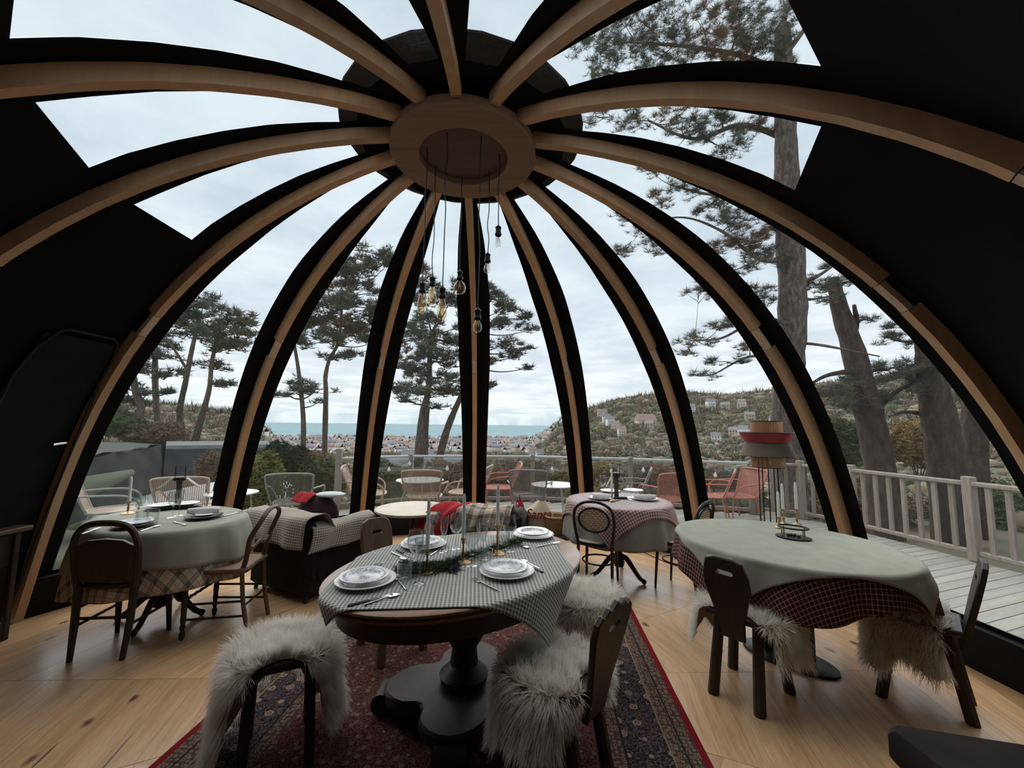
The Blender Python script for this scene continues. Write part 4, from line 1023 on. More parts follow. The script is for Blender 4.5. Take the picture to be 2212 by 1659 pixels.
def turned_chair(label, loc, rz):
    t = thing('cane_seat_chair', label, 'chair', (*loc, 0), rz)
    sr = [Vector(p) for p in ((-.205, .19, .445), (.205, .19, .445), (.17, -.18, .445), (-.17, -.18, .445))]
    sp = spline([sr[0], (0, .215, .445), sr[1], (.195, 0, .445), sr[2], (0, -.185, .445), sr[3], (-.195, 0, .445), sr[0]], 4)[:-1]
    MB().tube(sp, .016, 6, closed=True).build('seat_frame', MIDWOOD, t); cane_disc([p+Vector((0, 0, .010)) for p in sp], 'cane_seat', CANEDARK, t)
    prof = [(.010, 0), (.017, .02), (.018, .04), (.011, .06), (.019, .08), (.013, .10), (.018, .13), (.016, .16), (.019, .20), (.016, .24), (.014, .27), (.020, .29), (.014, .31), (.020, .33), (.014, .35), (.019, .38), (.020, .43)]
    for sx in (-1, 1):
        MB().lathe(prof, (sx*.19, .175, 0), 12).build('leg', DARKWOOD, t)
        MB().tube(spline([(sx*.155, -.235, 0), (sx*.16, -.19, .22), (sx*.165, -.17, .44)], 4), .015, 8).build('leg', MIDWOOD, t)
    def bk(x, z): return Vector((x, -.17-(z-.44)*.20-(.03 if z > .7 else 0), z))
    MB().tube(spline([bk(-.165, .43), bk(-.15, .52), bk(-.175, .66), bk(-.15, .78), bk(-.08, .835), bk(0, .85), bk(.08, .835), bk(.15, .78), bk(.175, .66), bk(.15, .52), bk(.165, .43)], 5), .018, 8, flat=.8).build('back_hoop', MIDWOOD, t)
    MB().tube(spline([bk(-.155, .60), bk(-.09, .575), bk(0, .60), bk(.09, .575), bk(.155, .60)], 5), .016, 8, flat=.6).build('mid_rail', MIDWOOD, t)
    for z in (.13, .23):
        for sx in (-1, 1): MB().tube([(sx*.19, .175, z), (sx*.16, -.20, z)], .008, 6).build('stretcher', DARKWOOD, t)
    tw = MB().tube([Vector((-.19+.38*i/24, .178+.003*math.sin(i*1.6), .26)) for i in range(25)], [.008+.004*math.sin(i*1.6)**2 for i in range(25)], 8); tw.build('twisted_stretcher', DARKWOOD, t)
    MB().tube([(-.155, -.20, .2), (.155, -.20, .2)], .008, 6).build('stretcher', DARKWOOD, t)
    return t
def hoop_chair(label, loc, rz):
    t = thing('hoop_back_chair', label, 'chair', (*loc, 0), rz)
    MB().prism([(p.x, p.y) for p in ring_pts(0, 0, 0, .20, .195, 28, 2.8)], .425, .455, bev=.008).build('seat', DARKWOOD, t)
    for sx in (-1, 1):
        MB().tube([(sx*.16, .15, .43), (sx*.165, .16, .22), (sx*.17, .18, 0)], [.022, .019, .014], 8).build('leg', DARKWOOD, t)
        MB().tube([(sx*.165, -.175, .45), (sx*.16, -.18, .22), (sx*.15, -.20, 0)], [.022, .021, .015], 8).build('leg', DARKWOOD, t)
    def bk(x, z): return Vector((x, -.175-(z-.44)*.14, z))
    MB().tube(spline([bk(-.17, .44), bk(-.185, .6), bk(-.18, .74), bk(-.12, .825), bk(0, .845), bk(.12, .825), bk(.18, .74), bk(.185, .6), bk(.17, .44)], 6), .020, 8, flat=1.0).build('back_hoop', DARKWOOD, t)
    m = MB(); pts = [(-.165, .47), (-.172, .60), (-.165, .70), (-.10, .735), (0, .745), (.10, .735), (.165, .70), (.172, .60), (.165, .47)]
    vs = [bk(x, z)+Vector((0, -.010, 0)) for x, z in pts]+[bk(x, z)+Vector((0, .010, 0)) for x, z in pts]; n = 9
    m.add(vs, [tuple(range(9)), tuple(range(17, 8, -1))]+[(i, (i+1) % n, (i+1) % n+n, i+n) for i in range(n)]).build('back_panel', DARKWOOD, t, angle=30)
    for z in (.20, .31):
        for sx in (-1, 1): MB().tube([(sx*.165, .165, z), (sx*.158, -.185, z)], .009, 6).build('stretcher', DARKWOOD, t)
    MB().tube([(-.158, -.185, .25), (.158, -.185, .25)], .009, 6).build('stretcher', DARKWOOD, t)
    return t
def stool(label, loc, rz):
    t = thing('stool', label, 'stool', (*loc, 0), rz)
    MB().prism([(-.17, -.16), (.17, -.16), (.19, .05), (.13, .18), (-.13, .18), (-.19, .05)], .425, .46, bev=.006).build('seat', DARKWOOD, t)
    for sx, sy in ((-1, 1), (1, 1), (-1, -1), (1, -1)):
        MB().tube([(sx*.115, sy*.12, .43), (sx*.13, sy*.15, 0)], [.02, .022], 8).build('leg', DARKWOOD, t)
    return t
# ---------------- sheepskins
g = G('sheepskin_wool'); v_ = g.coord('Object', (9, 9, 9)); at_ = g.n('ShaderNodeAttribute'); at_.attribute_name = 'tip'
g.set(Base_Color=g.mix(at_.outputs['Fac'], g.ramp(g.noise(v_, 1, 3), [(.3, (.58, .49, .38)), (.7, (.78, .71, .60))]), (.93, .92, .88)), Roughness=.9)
g.b.inputs['Specular IOR Level'].default_value = .15; g.b.inputs['Sheen Weight'].default_value = .2
tl_ = g.n('ShaderNodeBsdfTranslucent'); tl_.inputs[0].default_value = (.92, .89, .83, 1); mxs = g.n('ShaderNodeMixShader'); mxs.inputs[0].default_value = .42
g.l(g.b.outputs[0], mxs.inputs[1]); g.l(tl_.outputs[0], mxs.inputs[2]); g.l(mxs.outputs[0], g.out.inputs[0])
FLEECE = g.mat
def sheepskin(label, loc, rz, z=.462, seat=(.20, .185), R0=.40, el=(1.0, 1.35), off=(0, 0), strands=8500, L=.062, seed=1, lobes=True, fz=.03, mod=None):
    rs_ = random.Random(seed); ph = rs_.uniform(0, 6)
    def rad(t):
        r_ = R0*math.hypot(el[0]*math.cos(t), el[1]*math.sin(t))
        if lobes: r_ *= 1+.13*math.cos(4*t+PI)+.05*math.sin(7*t+ph)
        return r_*(mod(t) if mod else 1)
    m, uv, mp = drape(0, 0, seat[0], seat[1], 0, z, rad=R0, radfn=rad, n=48, folds=5, amp=.014, seed=seed, off=off, floor_z=fz, flare=.06, sq=3.0)
    t = thing('sheepskin', label, 'sheepskin', (*loc, 0), rz)
    o = m.build('hide', plain('hide_suede', (.40, .34, .26), .95, .1), t)
    def norm(u, v2):
        e = .004; a, b, c_ = mp(u, v2), mp(u+e, v2), mp(u, v2+e); n_ = (b-a).cross(c_-a)
        return n_.normalized() if n_.length > 1e-12 else Vector((0, 0, 1))
    V = np.zeros((strands, 8, 3)); tip = np.zeros((strands, 8)); W_ = .0017
    seg = (0, .35, .7, 1.0)
    tang = [(rs_.uniform(-1, 1), rs_.uniform(-1, 1)) for _ in range(160)]
    for i in range(strands):
        th = rs_.uniform(0, 2*PI); rr = rad(th)*math.sqrt(rs_.random())*.995; u, v2 = rr*math.cos(th), rr*math.sin(th)
        p = mp(u, v2); n_ = norm(u, v2)
        if n_.z < 0 and p.z > z-.03: n_ = -n_
        outw = Vector((p.x, p.y, 0)); 
        if p.z < z-.03 and n_.dot(outw) < 0: n_ = -n_
        ck = int((u*19+50)) * 7 + int((v2*19+50))*13; cl = tang[ck % 160]
        ln = L*rs_.uniform(.7, 1.2)
        tq = max(0.0, min(1.0, (z-p.z)/.09)); gr = Vector((p.x, p.y, -.1))*(1.1*(1-tq)) + Vector((0, 0, -tq))
        dr = (n_*.60 + Vector((cl[0]*.30+rs_.uniform(-.25, .25), cl[1]*.30+rs_.uniform(-.25, .25), rs_.uniform(-.15, .15))) + gr*(.30+.25*tq)).normalized()
        sd = dr.cross(Vector((rs_.uniform(-1, 1), rs_.uniform(-1, 1), rs_.uniform(-1, 1)))).normalized()*W_
        for k, s_ in enumerate(seg):
            q = p + dr*(ln*s_) + gr*(ln*.42*s_*s_); w2 = sd*(1-.85*s_)
            V[i, 2*k] = q-w2; V[i, 2*k+1] = q+w2; tip[i, 2*k:2*k+2] = .25+.75*s_
    F = np.array([(0, 1, 3, 2), (2, 3, 5, 4), (4, 5, 7, 6)])[None]+np.arange(strands)[:, None, None]*8
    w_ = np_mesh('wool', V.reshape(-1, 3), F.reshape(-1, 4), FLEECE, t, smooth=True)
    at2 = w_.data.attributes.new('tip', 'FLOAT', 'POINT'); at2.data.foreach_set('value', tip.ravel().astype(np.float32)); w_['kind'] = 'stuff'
    return t
# ---------------- tables
def claw_foot(t, mat, n=3, r=.30, h=.70, rot=0, col=.035):
    MB().lathe([(col*1.3, .10), (col*1.6, .14), (col, .18), (col*.9, .30), (col*1.25, .36), (col*.8, .42), (col*.75, h-.06), (col*1.7, h-.03), (col*3.2, h)], n=20).build('column', mat, t)
    for i in range(n):
        a = rot+2*PI*i/n; c_, s_ = math.cos(a), math.sin(a)
        P_ = [(.02, .20), (.09, .19), (.17, .11), (.23, .05), (r, .030), (r+.03, .018)]
        MB().tube(spline([Vector((c_*x, s_*x, z)) for x, z in P_], 4), [.030, .030, .029, .029, .028, .027, .026, .025, .024, .023, .022, .022, .022, .021, .02, .02, .022, .024, .026, .024, .016], 8, flat=.8).build('foot', mat, t)
# central oval table
CT = (-.238, 2.341); ang = R(45.5)
t = thing('oval_table', 'polished walnut oval dining table on a heavy pedestal in the middle of the rug', 'table', (*CT, .012), ang)
MB().lathe([(.02, .690), (.955, .690), (.985, .700), (.992, .712), (.978, .720), (1.0, .728), (1.0, .737), (.985, .742), (.02, .742)], n=72, sx=.757, sy=.535).build('tabletop', TABLEWOOD, t)
MB().lathe([(.86, .60), (.90, .60), (.905, .69), (.86, .69)], n=60, sx=.757, sy=.535).build('apron', DARKWOOD, t)
MB().lathe([(.12, .13), (.13, .17), (.075, .22), (.065, .30), (.10, .36), (.11, .42), (.085, .47), (.07, .52), (.12, .58), (.20, .62), (.20, .69)], n=28).build('pedestal', DARKWOOD, t)
pl = []
for i in range(48):
    a = 2*PI*i/48; r_ = .30+.13*abs(math.cos(2*a))**1.5+ (0 if abs(math.cos(2*a)) > .4 else -.03); pl.append((r_*math.cos(a+PI/4), r_*math.sin(a+PI/4)*.9))
MB().prism(pl, .06, .13, bev=.012).build('plinth', DARKWOOD, t)
for i in range(4):
    a = PI/4+i*PI/2; c_, s_ = math.cos(a), math.sin(a)
    sc = MB().tube([Vector((c_*.43-s_*q, s_*.40+c_*q, .052)) for q in (-.07, .07)], .052, 18); sc.tube([Vector((c_*.43-s_*q, s_*.40+c_*q, .052)) for q in (-.078, .078)], .028, 14); sc.build('scroll_foot', DARKWOOD, t)
tc1 = cloth('tablecloth', 'grey and white gingham tablecloth laid askew over the central oval table', 'tablecloth', GING_GREY, (CT[0], CT[1], .757, .535, ang, .757), hx=.585, hy=.545, rot=R(5), off=(-.025, -.045), n=150, folds=7, amp=.010, seed=4, flare=.04)
# right round table
RT = (1.835, 2.86)
t = thing('round_table', 'round table on an oval black steel base at the right, fully covered by cloths', 'table', (*RT, 0), R(-50))
MB().lathe([(.01, .715), (.62, .715), (.63, .725), (.63, .738), (.01, .738)], n=60, sx=1.06, sy=.92).build('tabletop', MIDWOOD, t)
MB().lathe([(.26, 0), (.26, .012), (.25, .016), (.01, .016)], n=44, sx=1.05, sy=.62).build('base_plate', BLACKSTEEL, t)
for q in (-.12, .12): MB().tube([(q, 0, .01), (q, 0, .716)], .032, 16).build('column', BLACKSTEEL, t)
cloth('undercloth', 'dark red gingham undercloth hanging below the sage cloth on the right table', 'tablecloth', GING_DARK, (*RT, .667, .58, R(-50), .740), rad=1.0, n=150, folds=11, amp=.018, seed=8, radfn=lambda t_: .875+.045*math.cos(3*t_+1.2)+.02*math.cos(7*t_))
cloth('tablecloth', 'sage green cloth over the dark red gingham on the right table', 'tablecloth', LINEN, (*RT, .671, .584, R(-50), .744), hx=.64, hy=.64, rot=R(-12), off=(-.02, 0), n=120, folds=11, amp=.018, seed=8, gap=.014)
# back table
BT = (1.10, 4.30)
t = thing('pedestal_table', 'small round table on a black three-footed pedestal by the window', 'table', (*BT, 0))
MB().lathe([(.01, .715), (.49, .715), (.50, .725), (.50, .738), (.01, .738)], n=52).build('tabletop', MIDWOOD, t); claw_foot(t, BLACKSTEEL, 3, .27, .715, R(-50))
cloth('undercloth', 'plain taupe cloth reaching low below the red gingham on the back table', 'tablecloth', LINEN2, (*BT, .50, .50, 0, .740), rad=.86, n=110, folds=12, amp=.016, seed=13)
cloth('tablecloth', 'red and cream gingham cloth draped over the small back table', 'tablecloth', GING_RED, (*BT, .505, .505, 0, .7445), hx=.60, hy=.60, rot=R(24), off=(-.02, 0), n=100, folds=12, amp=.016, seed=13, gap=.014)
o = MB().lathe([(.01, .7475), (.475, .7475), (.478, .749), (.01, .7495)], (BT[0], BT[1], 0), n=52).build('table_topper', MAUVE); tag(o, 'dusty mauve round topper lying on the red gingham of the back table', 'tablecloth')
# left table
LT = (-2.66, 3.30)
t = thing('bistro_table', 'oval table on a black cast pedestal at the left by the window', 'table', (*LT, 0), R(-20))
MB().lathe([(.01, .715), (.98, .715), (1, .725), (1, .738), (.01, .738)], n=52, sx=.56, sy=.45).build('tabletop', MIDWOOD, t); claw_foot(t, BLACKSTEEL, 4, .27, .715, R(30), .045)
cloth('undercloth', 'cream tartan undercloth showing below the sage cloth of the left table', 'tablecloth', TARTAN, (*LT, .56, .45, R(-20), .740), rad=.90, n=110, folds=9, amp=.018, seed=23, radfn=lambda t_: .93+.04*math.cos(2*t_))
cloth('tablecloth', 'sage grey cloth over the cream tartan on the left table', 'tablecloth', LINEN, (*LT, .565, .455, R(-20), .7445), rad=.80, n=110, folds=9, amp=.018, seed=23, gap=.014, radfn=lambda t_: .77+.05*math.cos(2*(t_+.35))+.03*math.cos(3*t_))
# low side table between the armchairs
t = thing('side_table', 'small round pale-topped table between the two dark armchairs', 'table', (-.98, 4.25, 0))
MB().lathe([(.01, .63), (.36, .63), (.37, .64), (.37, .655), (.01, .655)], n=44).build('tabletop', plain('limed_oak', (.62, .53, .43), .5, .12, 5), t)
MB().lathe([(.17, 0), (.17, .015), (.03, .03), (.025, .6), (.09, .63)], n=24).build('column', DARKWOOD, t)
cloth('throw', 'cream tartan throw hanging off the right of the pale side table', 'throw', TARTAN, (-.98, 4.25, .37, .37, 0, .657), hx=.20, hy=.36, rot=R(8), off=(.38, -.12), n=44, folds=6, amp=.012, seed=3, floor_z=.05)

# ---------------- armchairs
def armchair(label, loc, rz):
    t = thing('armchair', label, 'armchair', (*loc, 0), rz)
    W_, D_ = .80, .74
    MB().box((0, 0, .20), (W_-.02, D_-.04, .30), bev=.03).build('base', VELVET, t)
    MB().box((0, -D_/2+.08, .40), (W_, .16, .54), Matrix.Rotation(R(4), 3, 'X'), .055).build('backrest', VELVET, t)
    for sx in (-1, 1): MB().box((sx*(W_/2-.07), .02, .36), (.14, D_-.06, .46), bev=.055).build('armrest', VELVET, t)
    MB().box((0, .06, .40), (W_-.30, D_-.20, .13), bev=.045).build('seat_cushion', VELVET, t)
    for sx in (-1, 1):
        for sy in (-1, 1): MB().tube([(sx*.33, sy*.30, .06), (sx*.34, sy*.31, 0)], [.022, .016], 8).build('leg', DARKWOOD, t)
    return t
a1_ = Vector((-1.90, 4.14, 0)); armchair('dark velvet armchair facing the window, its back hung with brown gingham', (-1.86, 4.02), R(-27))
def throw(name, label, cat, mat, path, width, axis, uvs=1.0, n=26, nu=22, wav=.01, seed=0):
    """strip of cloth following a path (list of points) with a given width vector"""
    P_ = spline(path, n//max(1, len(path)-1)); W_ = Vector(axis).normalized()*width; m = MB(); uv = []; vs = []; L = 0
    for j, p in enumerate(P_):
        if j: L += (p-P_[j-1]).length
        for i in range(nu+1):
            u = i/nu; q = p + W_*(u-.5)
            q = q + Vector((math.sin(u*19+seed)*wav*(j/len(P_)), math.cos(u*17+seed)*wav*(j/len(P_)), math.sin(u*9+j*.3+seed)*wav*.6))
            vs.append(q); uv.append((width*u, L*uvs))
    k = nu+1; m.add(vs, [(j*k+i, j*k+i+1, (j+1)*k+i+1, (j+1)*k+i) for j in range(len(P_)-1) for i in range(nu)])
    o = m.build(name, mat, uv=uv, angle=180); so_ = o.modifiers.new('thickness', 'SOLIDIFY'); so_.thickness = .004; so_.offset = 0
    return tag(o, label, cat)
def loc2w(loc, rz, p): v2 = Rz(rz) @ Vector(p); return Vector((loc[0]+v2.x, loc[1]+v2.y, p[2]))
A1, Z1 = (-1.86, 4.02), R(-27)
ax1 = Rz(Z1) @ Vector((1, 0, 0))
throw('throw', 'brown gingham throw draped over the back of the left armchair', 'throw', GING_BROWN, [loc2w(A1, Z1, p) for p in ((0, -.10, .56), (0, -.19, .70), (0, -.29, .715), (0, -.41, .69), (0, -.44, .58), (0, -.45, .47))], .84, ax1, wav=.012, seed=2)
throw('arm_throw', 'brown gingham cloth over the right arm of the left armchair', 'throw', GING_BROWN, [loc2w(A1, Z1, p) for p in ((.23, .06, .60), (.32, .03, .635), (.415, .02, .60), (.43, .0, .50), (.435, -.03, .42))], .70, Rz(Z1) @ Vector((0, 1, 0)), wav=.012, seed=5)
cq = thing('cushion', 'dark plum cushion standing in the left armchair', 'cushion', (*loc2w(A1, Z1, (-.02, .05, 0)).xy, .47), Z1)
MB().ell((0, 0, .17), (.27, .09, .17), 20, 12).build('cover', plain('plum_velvet', (.035, .010, .018), .9, .3, 8), cq)
throw('red_cloth', 'red cloth lying over the plum cushion of the left armchair', 'cloth', REDCLOTH, [loc2w(A1, Z1, p) for p in ((-.15, -.08, .74), (-.13, .02, .815), (-.12, .12, .76), (-.12, .18, .60))], .22, ax1, wav=.01)
o = MB().ell((0, 0, 0), (.14, .09, .025), 18, 8).build('folded_towel', WHITECLOTH); o.location = loc2w(A1, Z1, (.13, .06, .80)); o.location.z = .818; tag(o, 'folded white towel on top of the plum cushion', 'towel')
A2, Z2 = (-.24, 4.42), R(150)
armchair('dark velvet armchair in the middle, turned towards the room with a red blanket', A2, R(-8))
Z2 = R(-8); ax2 = Rz(Z2) @ Vector((1, 0, 0))
throw('blanket', 'red wool blanket thrown over the left of the middle armchair', 'blanket', REDCLOTH, [loc2w(A2, Z2, p) for p in ((-.20, .10, .56), (-.22, -.14, .68), (-.26, -.29, .72), (-.33, -.43, .67), (-.42, -.50, .56), (-.50, -.54, .42), (-.52, -.55, .30))], .30, ax2, wav=.022, seed=4)
throw('throw', 'cream tartan blanket over the back of the middle armchair', 'blanket', TARTAN, [loc2w(A2, Z2, p) for p in ((.05, -.14, .62), (.05, -.22, .70), (.05, -.30, .712), (.04, -.41, .68), (.02, -.45, .58), (.0, -.46, .50))], .52, ax2, wav=.02, seed=9)
throw('knitted_scarf', 'grey brown scarf bunched beside the tartan blanket', 'scarf', plain('grey_brown_knit', (.26, .22, .18), .95, .3, 30), [loc2w(A2, Z2, p) for p in ((-.16, -.40, .66), (-.19, -.46, .56), (-.20, -.47, .44))], .13, ax2, wav=.015, seed=1)
# log slice table with gnome, sack, basket
LS = Vector((.33, 4.68, 0))
t = thing('log_table', 'low rustic table with a thick wooden slab top by the window', 'table', LS)
MB().prism([((.40+.03*math.sin(5*a))*math.cos(a), (.25+.02*math.sin(3*a))*math.sin(a)) for a in [2*PI*i/28 for i in range(28)]], .28, .325, bev=.008).build('tabletop', TABLEWOOD, t)
for i in range(3):
    a = .5+2*PI*i/3; MB().tube([(.2*math.cos(a), .13*math.sin(a), .28), (.27*math.cos(a), .17*math.sin(a), 0)], .022, 8).build('leg', DARKWOOD, t)
WICK = weave('wicker', (.42, .24, .11), 55, False)
t = thing('wicker_basket', 'small round wicker basket on the right of the slab table', 'basket', (LS.x+.17, LS.y-.06, .326))
bkp = MB(); 
for j in range(12):
    z = .008+j*.015; r_ = .095+.03*j/11
    bkp.tube([Vector((r_*math.cos(a)*(1.0), r_*math.sin(a), z + .0022*math.sin(10*a+(j % 2)*PI))) for a in [2*PI*i/40 for i in range(40)]], .0085, 5, closed=True)
bkp.build('weave', plain('willow', (.40, .23, .11), .6, .25, 40), t); MB().tube([Vector((.130*math.cos(a), .130*math.sin(a), .188)) for a in [2*PI*i/36 for i in range(36)]], .011, 6, closed=True).build('rim', plain('willow_rim', (.46, .28, .14), .6, .2, 40), t)
t = thing('gift_sack', 'cream burlap sack lettered in red, leaning in the wicker basket', 'sack', (LS.x-.03, LS.y+.02, .326), R(-8))
sk = MB().grid(lambda u, v_: (lambda a, h: Vector(((.17-.02*h+.012*math.sin(5*a+h*6))*math.cos(a)*(1-.75*max(0, h-.62)/.38), (.11)*math.sin(a)*(1-.7*max(0, h-.62)/.38), h*.34)) + Vector((h*h*.05, 0, 0)))(2*PI*u, v_), 32, 14, closed_u=True)
sk.build('sack', plain('burlap', (.62, .50, .36), .95, .12, 60, bump=.4, bscale=250), t)
tx = bpy.data.curves.new('lettering', 'FONT'); tx.body = 'Santa'; tx.size = .14; tx.align_x = 'CENTER'; tx.shear = .25; tx.extrude = .001; tx.offset = .0012
to_ = bpy.data.objects.new('lettering_tmp', tx); COL.objects.link(to_)
dg = bpy.context.evaluated_depsgraph_get(); me = bpy.data.meshes.new_from_object(to_.evaluated_get(dg)); bpy.data.objects.remove(to_)
RTX = plain('red_ink', (.38, .035, .03), .8, .1); me.materials.clear(); me.materials.append(RTX)
for v in me.vertices:      # wrap the lettering on the sack front
    x, z = v.co.x, v.co.y; xx = max(-.155, min(.155, x*.92)); yy = -.112*math.sqrt(max(.02, 1-(xx/.172)**2)) - .010 - v.co.z; v.co = (xx+.02, yy, .165+z)
lo = bpy.data.objects.new('lettering', me); COL.objects.link(lo); lo.parent = t
t = thing('gnome', 'felt gnome with red pointed hat and grey beard on the armchair corner', 'ornament', (.10, 4.30, .60))
MB().lathe([(.01, -.02), (.045, 0), (.05, .04), (.035, .075), (.02, .085)], n=16).build('body', plain('grey_felt', (.22, .20, .19), .95, .2, 40), t)
MB().tube(spline([(0, 0, .075), (0, 0, .11), (-.006, 0, .15), (-.018, .004, .19)], 4), [.042, .038, .033, .028, .024, .020, .017, .014, .011, .008, .006, .004, .003], 12).build('hat', REDCLOTH, t)
MB().ell((0, -.043, .068), .011, 10, 8).build('nose', plain('skin_felt', (.50, .32, .24), .8, .05), t)
MB().tube([(0, -.040, .062), (0, -.052, .035), (0, -.050, .0)], [.026, .022, .006], 8, flat=1.0).build('beard', plain('grey_wool', (.42, .40, .38), .95, .25, 80), t)

# ---------------- chairs in place
hoop_chair('dark hoop-back chair seen from behind at the left table', (-2.60, 2.93), R(6))
turned_chair('brown cane-seat chair with curved back and turned front legs at the left table', (-2.10, 3.20), R(97))
bentwood_chair('black bentwood chair with cane back seen from behind at the back table', (.83, 3.98), R(-22))
bentwood_chair('black bentwood chair with cane back at the right of the back table', (1.585, 3.99), R(42))
carved_chair('dark carved plank-back chair at the front left of the right table', (1.375, 2.515), R(-50), DARKWOOD, 0)
carved_chair('dark carved plank-back chair at the far right edge of the right table', (2.345, 2.475), R(45), DARKWOOD, 1)
carved_chair('dark carved chair with scalloped top at the near right of the central table', (.22, 1.90), R(50), DARKWOOD, 2)
carved_chair('brown carved chair with rounded back on the far side of the central table', (-.80, 2.92), R(225), MIDWOOD, 1)
stool('dark wooden stool under a sheepskin at the near left of the central table', (-1.05, 2.03), R(27))
stool('dark wooden stool under a sheepskin at the far right of the central table', (.47, 2.66), R(70))
sheepskin('large white sheepskin over the stool at the near left of the central table', (-1.05, 2.03), R(27), z=.466, seat=(.19, .175), R0=.42, el=(1.40, .70), off=(-.02, .05), seed=3, strands=21000, L=.068, fz=.03, mod=lambda t_: .72 if math.sin(t_) < -.75 else 1)
sheepskin('white sheepskin on the scalloped chair at the near right of the central table', (.20, 1.93), R(50), z=.461, R0=.34, el=(1.45, .85), off=(0, .06), seed=5, strands=16000, L=.055, mod=lambda t_: .85 if math.sin(t_) < -.7 else 1)
sheepskin('white sheepskin over the stool at the far right of the central table', (.47, 2.66), R(70), z=.466, R0=.32, el=(1.1, .95), seed=6, strands=10000, L=.052)
sheepskin('white sheepskin spilling off the front left chair of the right table', (1.39, 2.53), R(-50), z=.461, seat=(.235, .19), R0=.34, el=(1.45, .86), off=(0, .04), seed=8, strands=13000, L=.052, mod=lambda t_: .7 if math.sin(t_) < -.7 else 1)
sheepskin('white sheepskin hanging long from the far right chair of the right table', (2.335, 2.485), R(45), z=.461, R0=.36, el=(1.35, .90), off=(0, .05), seed=9, strands=13000, L=.055, mod=lambda t_: .55 if math.sin(t_) < -.55 else 1)

# ---------------- table ware
IVORY = plain('ivory_porcelain', (.66, .65, .60), .25, .03, 12, spec=.5)
def blue_plate():
    g = G('blue_pattern_porcelain'); tc_ = g.n('ShaderNodeTexCoord'); ln = g.n('ShaderNodeVectorMath', operation='LENGTH'); g.l(tc_.outputs['Object'], ln.inputs[0]); d = ln.outputs['Value']
    vo = g.n('ShaderNodeTexVoronoi'); vo.inputs['Scale'].default_value = 95; g.l(tc_.outputs['Object'], vo.inputs['Vector'])
    pat = g.ramp(vo.outputs['Distance'], [(.30, (.17, .19, .38)), (.55, (.62, .62, .62))])
    def bandm(lo, hi): return g.math('MULTIPLY', g.math('GREATER_THAN', d, lo), g.math('LESS_THAN', d, hi))
    m_ = g.math('ADD', bandm(.070, .098), bandm(-1, .026)); c = g.mix(m_, (.70, .70, .68), pat)
    g.set(Base_Color=c, Roughness=.2); return g.mat
BLUEP = blue_plate()
def plate_prof(r): return [(.001, .004), (r*.62, .004), (r*.70, .012), (r, .020), (r*1.003, .022), (r*.99, .0235), (r*.70, .0165), (r*.60, .0085), (.001, .008)]
def plate(label, x, y, z, r, mat, cat='plate', group=None):
    t = thing('plate', label, cat, (x, y, z), rng.uniform(0, 3), group)
    MB().lathe(plate_prof(r), n=40).build('dish', mat, t, angle=60); return t
def napkin(label, x, y, z, rz, L=.20):
    t = thing('napkin', label, 'napkin', (x, y, z), rz)
    MB().tube([(-L/2, 0, .024), (-L/4, .003, .026), (0, -.002, .025), (L/4, .002, .027), (L/2, 0, .024)], [.022, .024, .025, .024, .022], 14).build('roll', WHITECLOTH, t); return t
TZ = .7605
for nm, px, py in (('near left', 790, 1259), ('near right', 1095, 1239), ('far left', 915, 1180), ('far right', 1152, 1159)):
    p = at(px, py, TZ); plate('ivory dinner plate under the blue plate at the %s setting of the central table' % nm, p.x, p.y, TZ, .137, IVORY)
    plate('blue-patterned plate on the ivory plate at the %s setting of the central table' % nm, p.x-.006, p.y-.003, TZ+.0175, .112, BLUEP)
def candle(label, x, y, z, h, r=.0105):
    t = thing('candle', label, 'candle', (x, y, z)); MB().lathe([(r, 0), (r*.97, h*.5), (r*.80, h*.93), (r*.35, h), (.001, h+.002)], n=14).build('wax', WAX, t)
    MB().tube([(0, 0, h), (.001, 0, h+.012)], .001, 5).build('wick', BLACKSTEEL, t); return t
def candlestick(label, x, y, z, h, mat=None, wide=.045):
    t = thing('candlestick', label, 'candlestick', (x, y, z))
    MB().lathe([(wide, 0), (wide, .004), (wide*.85, .010), (wide*.4, .018), (.009, .026), (.007, .04), (.011, .05), (.006, .06), (.0055, h-.035), (.011, h-.028), (.007, h-.02), (.013, h-.014), (.015, h), (.011, h), (.010, h-.016)], n=20).build('stem', mat or BRASS, t); return t
for nm, px, py, h, hc in (('leftmost', 922, 1236, .115, .265), ('middle', 1000, 1215, .130, .245), ('rightmost', 1074, 1197, .165, .245)):
    p = at(px, py, TZ); candlestick('brass candlestick, %s of three on the central table' % nm, p.x, p.y, TZ, h); candle('tall ivory taper candle in the %s brass candlestick of the central table' % nm, p.x, p.y, TZ+h-.015, hc)
def glass(kind, label, x, y, z):
    t = thing('wine_glass' if kind == 'wine' else 'champagne_flute' if kind == 'flute' else 'tumbler', label, 'glass', (x, y, z))
    if kind == 'tumbler':
        MB().lathe([(.001, .0), (.030, .0), (.033, .004), (.037, .09), (.0355, .09), (.0315, .010), (.001, .008)], n=24).build('glass', WINEGL, t)
    else:
        bw = [(.003, .085), (.022, .10), (.038, .125), (.041, .155), (.033, .205), (.032, .205), (.0395, .155), (.036, .127), (.021, .103), (.001, .092)] if kind == 'wine' else [(.003, .085), (.012, .10), (.020, .125), (.0275, .205), (.0265, .205), (.018, .125), (.010, .103), (.001, .095)]
        MB().lathe([(.001, 0), (.034, .0), (.033, .002), (.010, .005), (.004, .010), (.003, .05)]+bw, n=24).build('glass', WINEGL, t)
    return t
